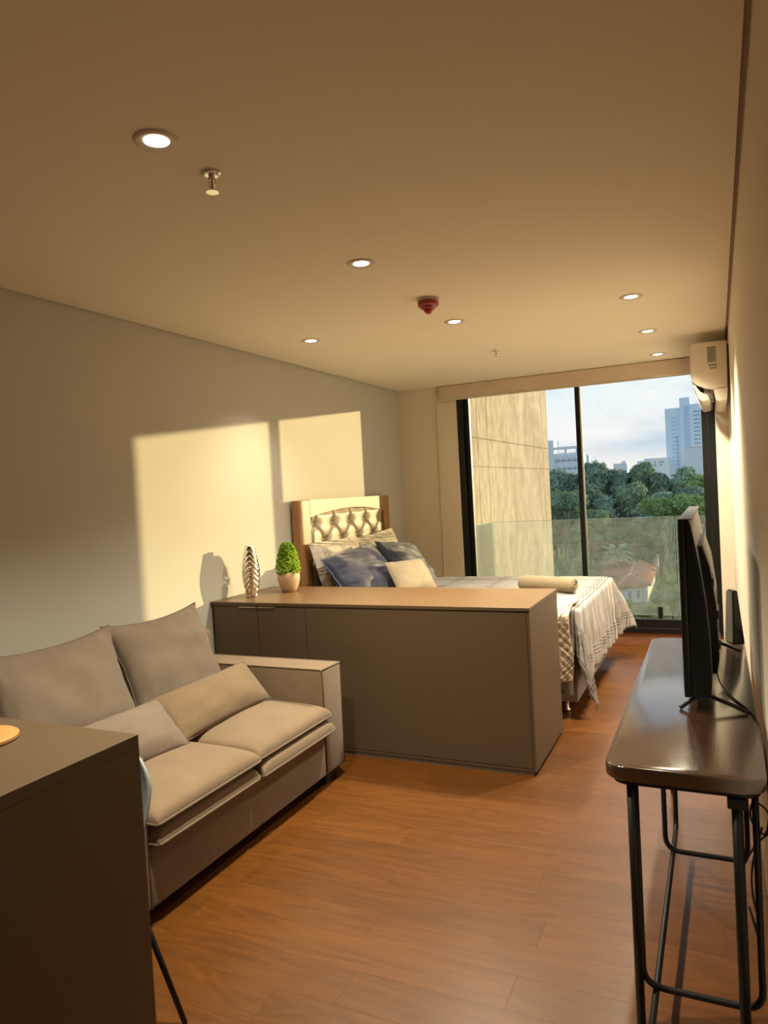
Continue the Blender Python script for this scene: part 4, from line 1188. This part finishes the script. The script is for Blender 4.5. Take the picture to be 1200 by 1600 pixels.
# television
tvt = thing('television', 'flat black television seen edge on, standing on the console', 'television', (-.085, 3.15, TZ))
VY0, VY1, VZ0, VZ1, VX = 2.62, 3.69, .795, 1.405, -.128
obj('front_bezel', boxm(VX, VX+.022, VY0, VY1, VZ0, VZ1, .004), M['tv_black'], tvt, 'auto')
obj('screen', boxm(VX-.001, VX+.002, VY0+.012, VY1-.012, VZ0+.02, VZ1-.012), M['screen'], tvt)
prf = [(VX+.0225, VZ0+.002), (VX+.082, VZ0+.002), (VX+.088, VZ0+.05), (VX+.086, VZ0+.20), (VX+.078, VZ0+.32), (VX+.064, VZ0+.44), (VX+.048, VZ0+.55), (VX+.040, VZ1-.02), (VX+.036, VZ1-.002), (VX+.0225, VZ1-.002)]
obj('back_shell', prism(new(), prf, 'y', VY0+.004, VY1-.004, .004), M['tv_black'], tvt, 'auto')
obj('top_edge', boxm(VX+.001, VX+.047, VY0+.002, VY1-.002, VZ1-.0015, VZ1+.002, .001), M['tv_grey'], tvt)
prf2 = [(VX+.04, VZ0+.03), (VX+.104, VZ0+.03), (VX+.112, VZ0+.09), (VX+.108, VZ0+.28), (VX+.092, VZ0+.42), (VX+.070, VZ0+.50), (VX+.04, VZ0+.50)]
obj('rear_housing', prism(new(), prf2, 'y', VY0+.22, VY1-.22, .008), M['tv_black'], tvt, 'auto')
for z, d in ((VZ0+.36, .104), (VZ0+.24, .116), (VZ0+.13, .118)):
    obj('rear_port', boxm(VX+.08, VX+d, VY0+.26, VY0+.42, z-.016, z+.016, .003), M['tv_grey'], tvt)
for y, s in ((VY0+.03, -1), (VY1-.12, 1)):
    fb_ = new()
    tube(fb_, smooth_path([(VX-.016, y-.02*1, TZ+.006), (VX+.018, y, TZ+.028), (VX+.055, y+.01, TZ+.050)], 5), .0075, 8)
    tube(fb_, smooth_path([(VX+.195, y-.02*1, TZ+.006), (VX+.13, y, TZ+.028), (VX+.055, y+.01, TZ+.052)], 5), .0075, 8)
    obj('stand_foot', fb_, M['tv_black'], tvt, True)

# wifi router: tapered wedge
ro = thing('router', 'black wedge shaped router standing at the far end of the console', 'router', (.045, 3.73, TZ))
bmr = new()
b4_ = [(.043, 3.688), (.090, 3.712), (.078, 3.79), (.008, 3.752)]
t4_ = [(.047, 3.700), (.066, 3.708), (.056, 3.765), (.022, 3.752)]
A = [bmr.verts.new((x, y, TZ+.001)) for x, y in b4_]; B = [bmr.verts.new((x, y, 1.005)) for x, y in t4_]
bmr.faces.new(A[::-1]); bmr.faces.new(B)
for i in range(4): bmr.faces.new((A[i], A[(i+1) % 4], B[(i+1) % 4], B[i]))
bmesh.ops.bevel(bmr, geom=list(bmr.edges), offset=.004, segments=2, affect='EDGES')
obj('case', bmr, M['router_b'], ro, 'auto')
bmr = new()
A = [Vector((.0398, 3.6915, TZ+.012)), Vector((.0095, 3.7465, TZ+.012)), Vector((.0222, 3.7475, .998)), Vector((.0445, 3.704, .998))]
nr = (A[1]-A[0]).cross(A[3]-A[0]).normalized(); nr = -nr if nr.x > 0 else nr
F = [bmr.verts.new(p+nr*.0035) for p in A]; G = [bmr.verts.new(p-nr*.003) for p in A]
bmr.faces.new(F); bmr.faces.new(G[::-1])
for i in range(4): bmr.faces.new((F[i], F[(i+1) % 4], G[(i+1) % 4], G[i]))
obj('side_cover', bmr, M['router_g'], ro)
lb_ = new()
for k in range(4): box(lb_, .066, .069, 3.6965, 3.698, TZ+.10+k*.010, TZ+.103+k*.010)
obj('indicator', lb_, M['router_g'], ro)

# cables
pts = [(-.03, 3.00, TZ+.045), (-.012, 2.93, TZ+.010), (.03, 2.78, TZ+.0035), (.070, 2.66, TZ+.0035), (.088, 2.56, TZ+.004), (.0965, 2.44, TZ+.002), (.0985, 2.32, TZ-.03), (.099, 2.24, TZ-.15), (.096, 2.2, .60), (.082, 2.17, .56), (.050, 2.16, .60), (.056, 2.15, .655), (.090, 2.16, .63), (.096, 2.18, .57), (.06, 2.19, .52), (.03, 2.19, .46)]
cab = thing('power_cable', 'thin black cable running from the television down behind the console', 'cable', (.05, 2.6, TZ))
obj('wire', tube(new(), smooth_path(pts, 7), .0028, 6), M['cable'], cab, True)
cab2 = thing('loose_cable', 'short loose black cable dangling beside the near right table leg', 'cable', (.06, 2.17, .5))
obj('wire', tube(new(), smooth_path([(.075, 2.125, .60), (.05, 2.13, .50), (.045, 2.13, .42), (.058, 2.13, .33), (.062, 2.13, .27)], 7), .0028, 6), M['cable'], cab2, True)
obj('plug', tube(new(), [(.036, 2.135, .37), (.058, 2.13, .285)], [.003, .0045], 8), M['cable'], cab2, True)
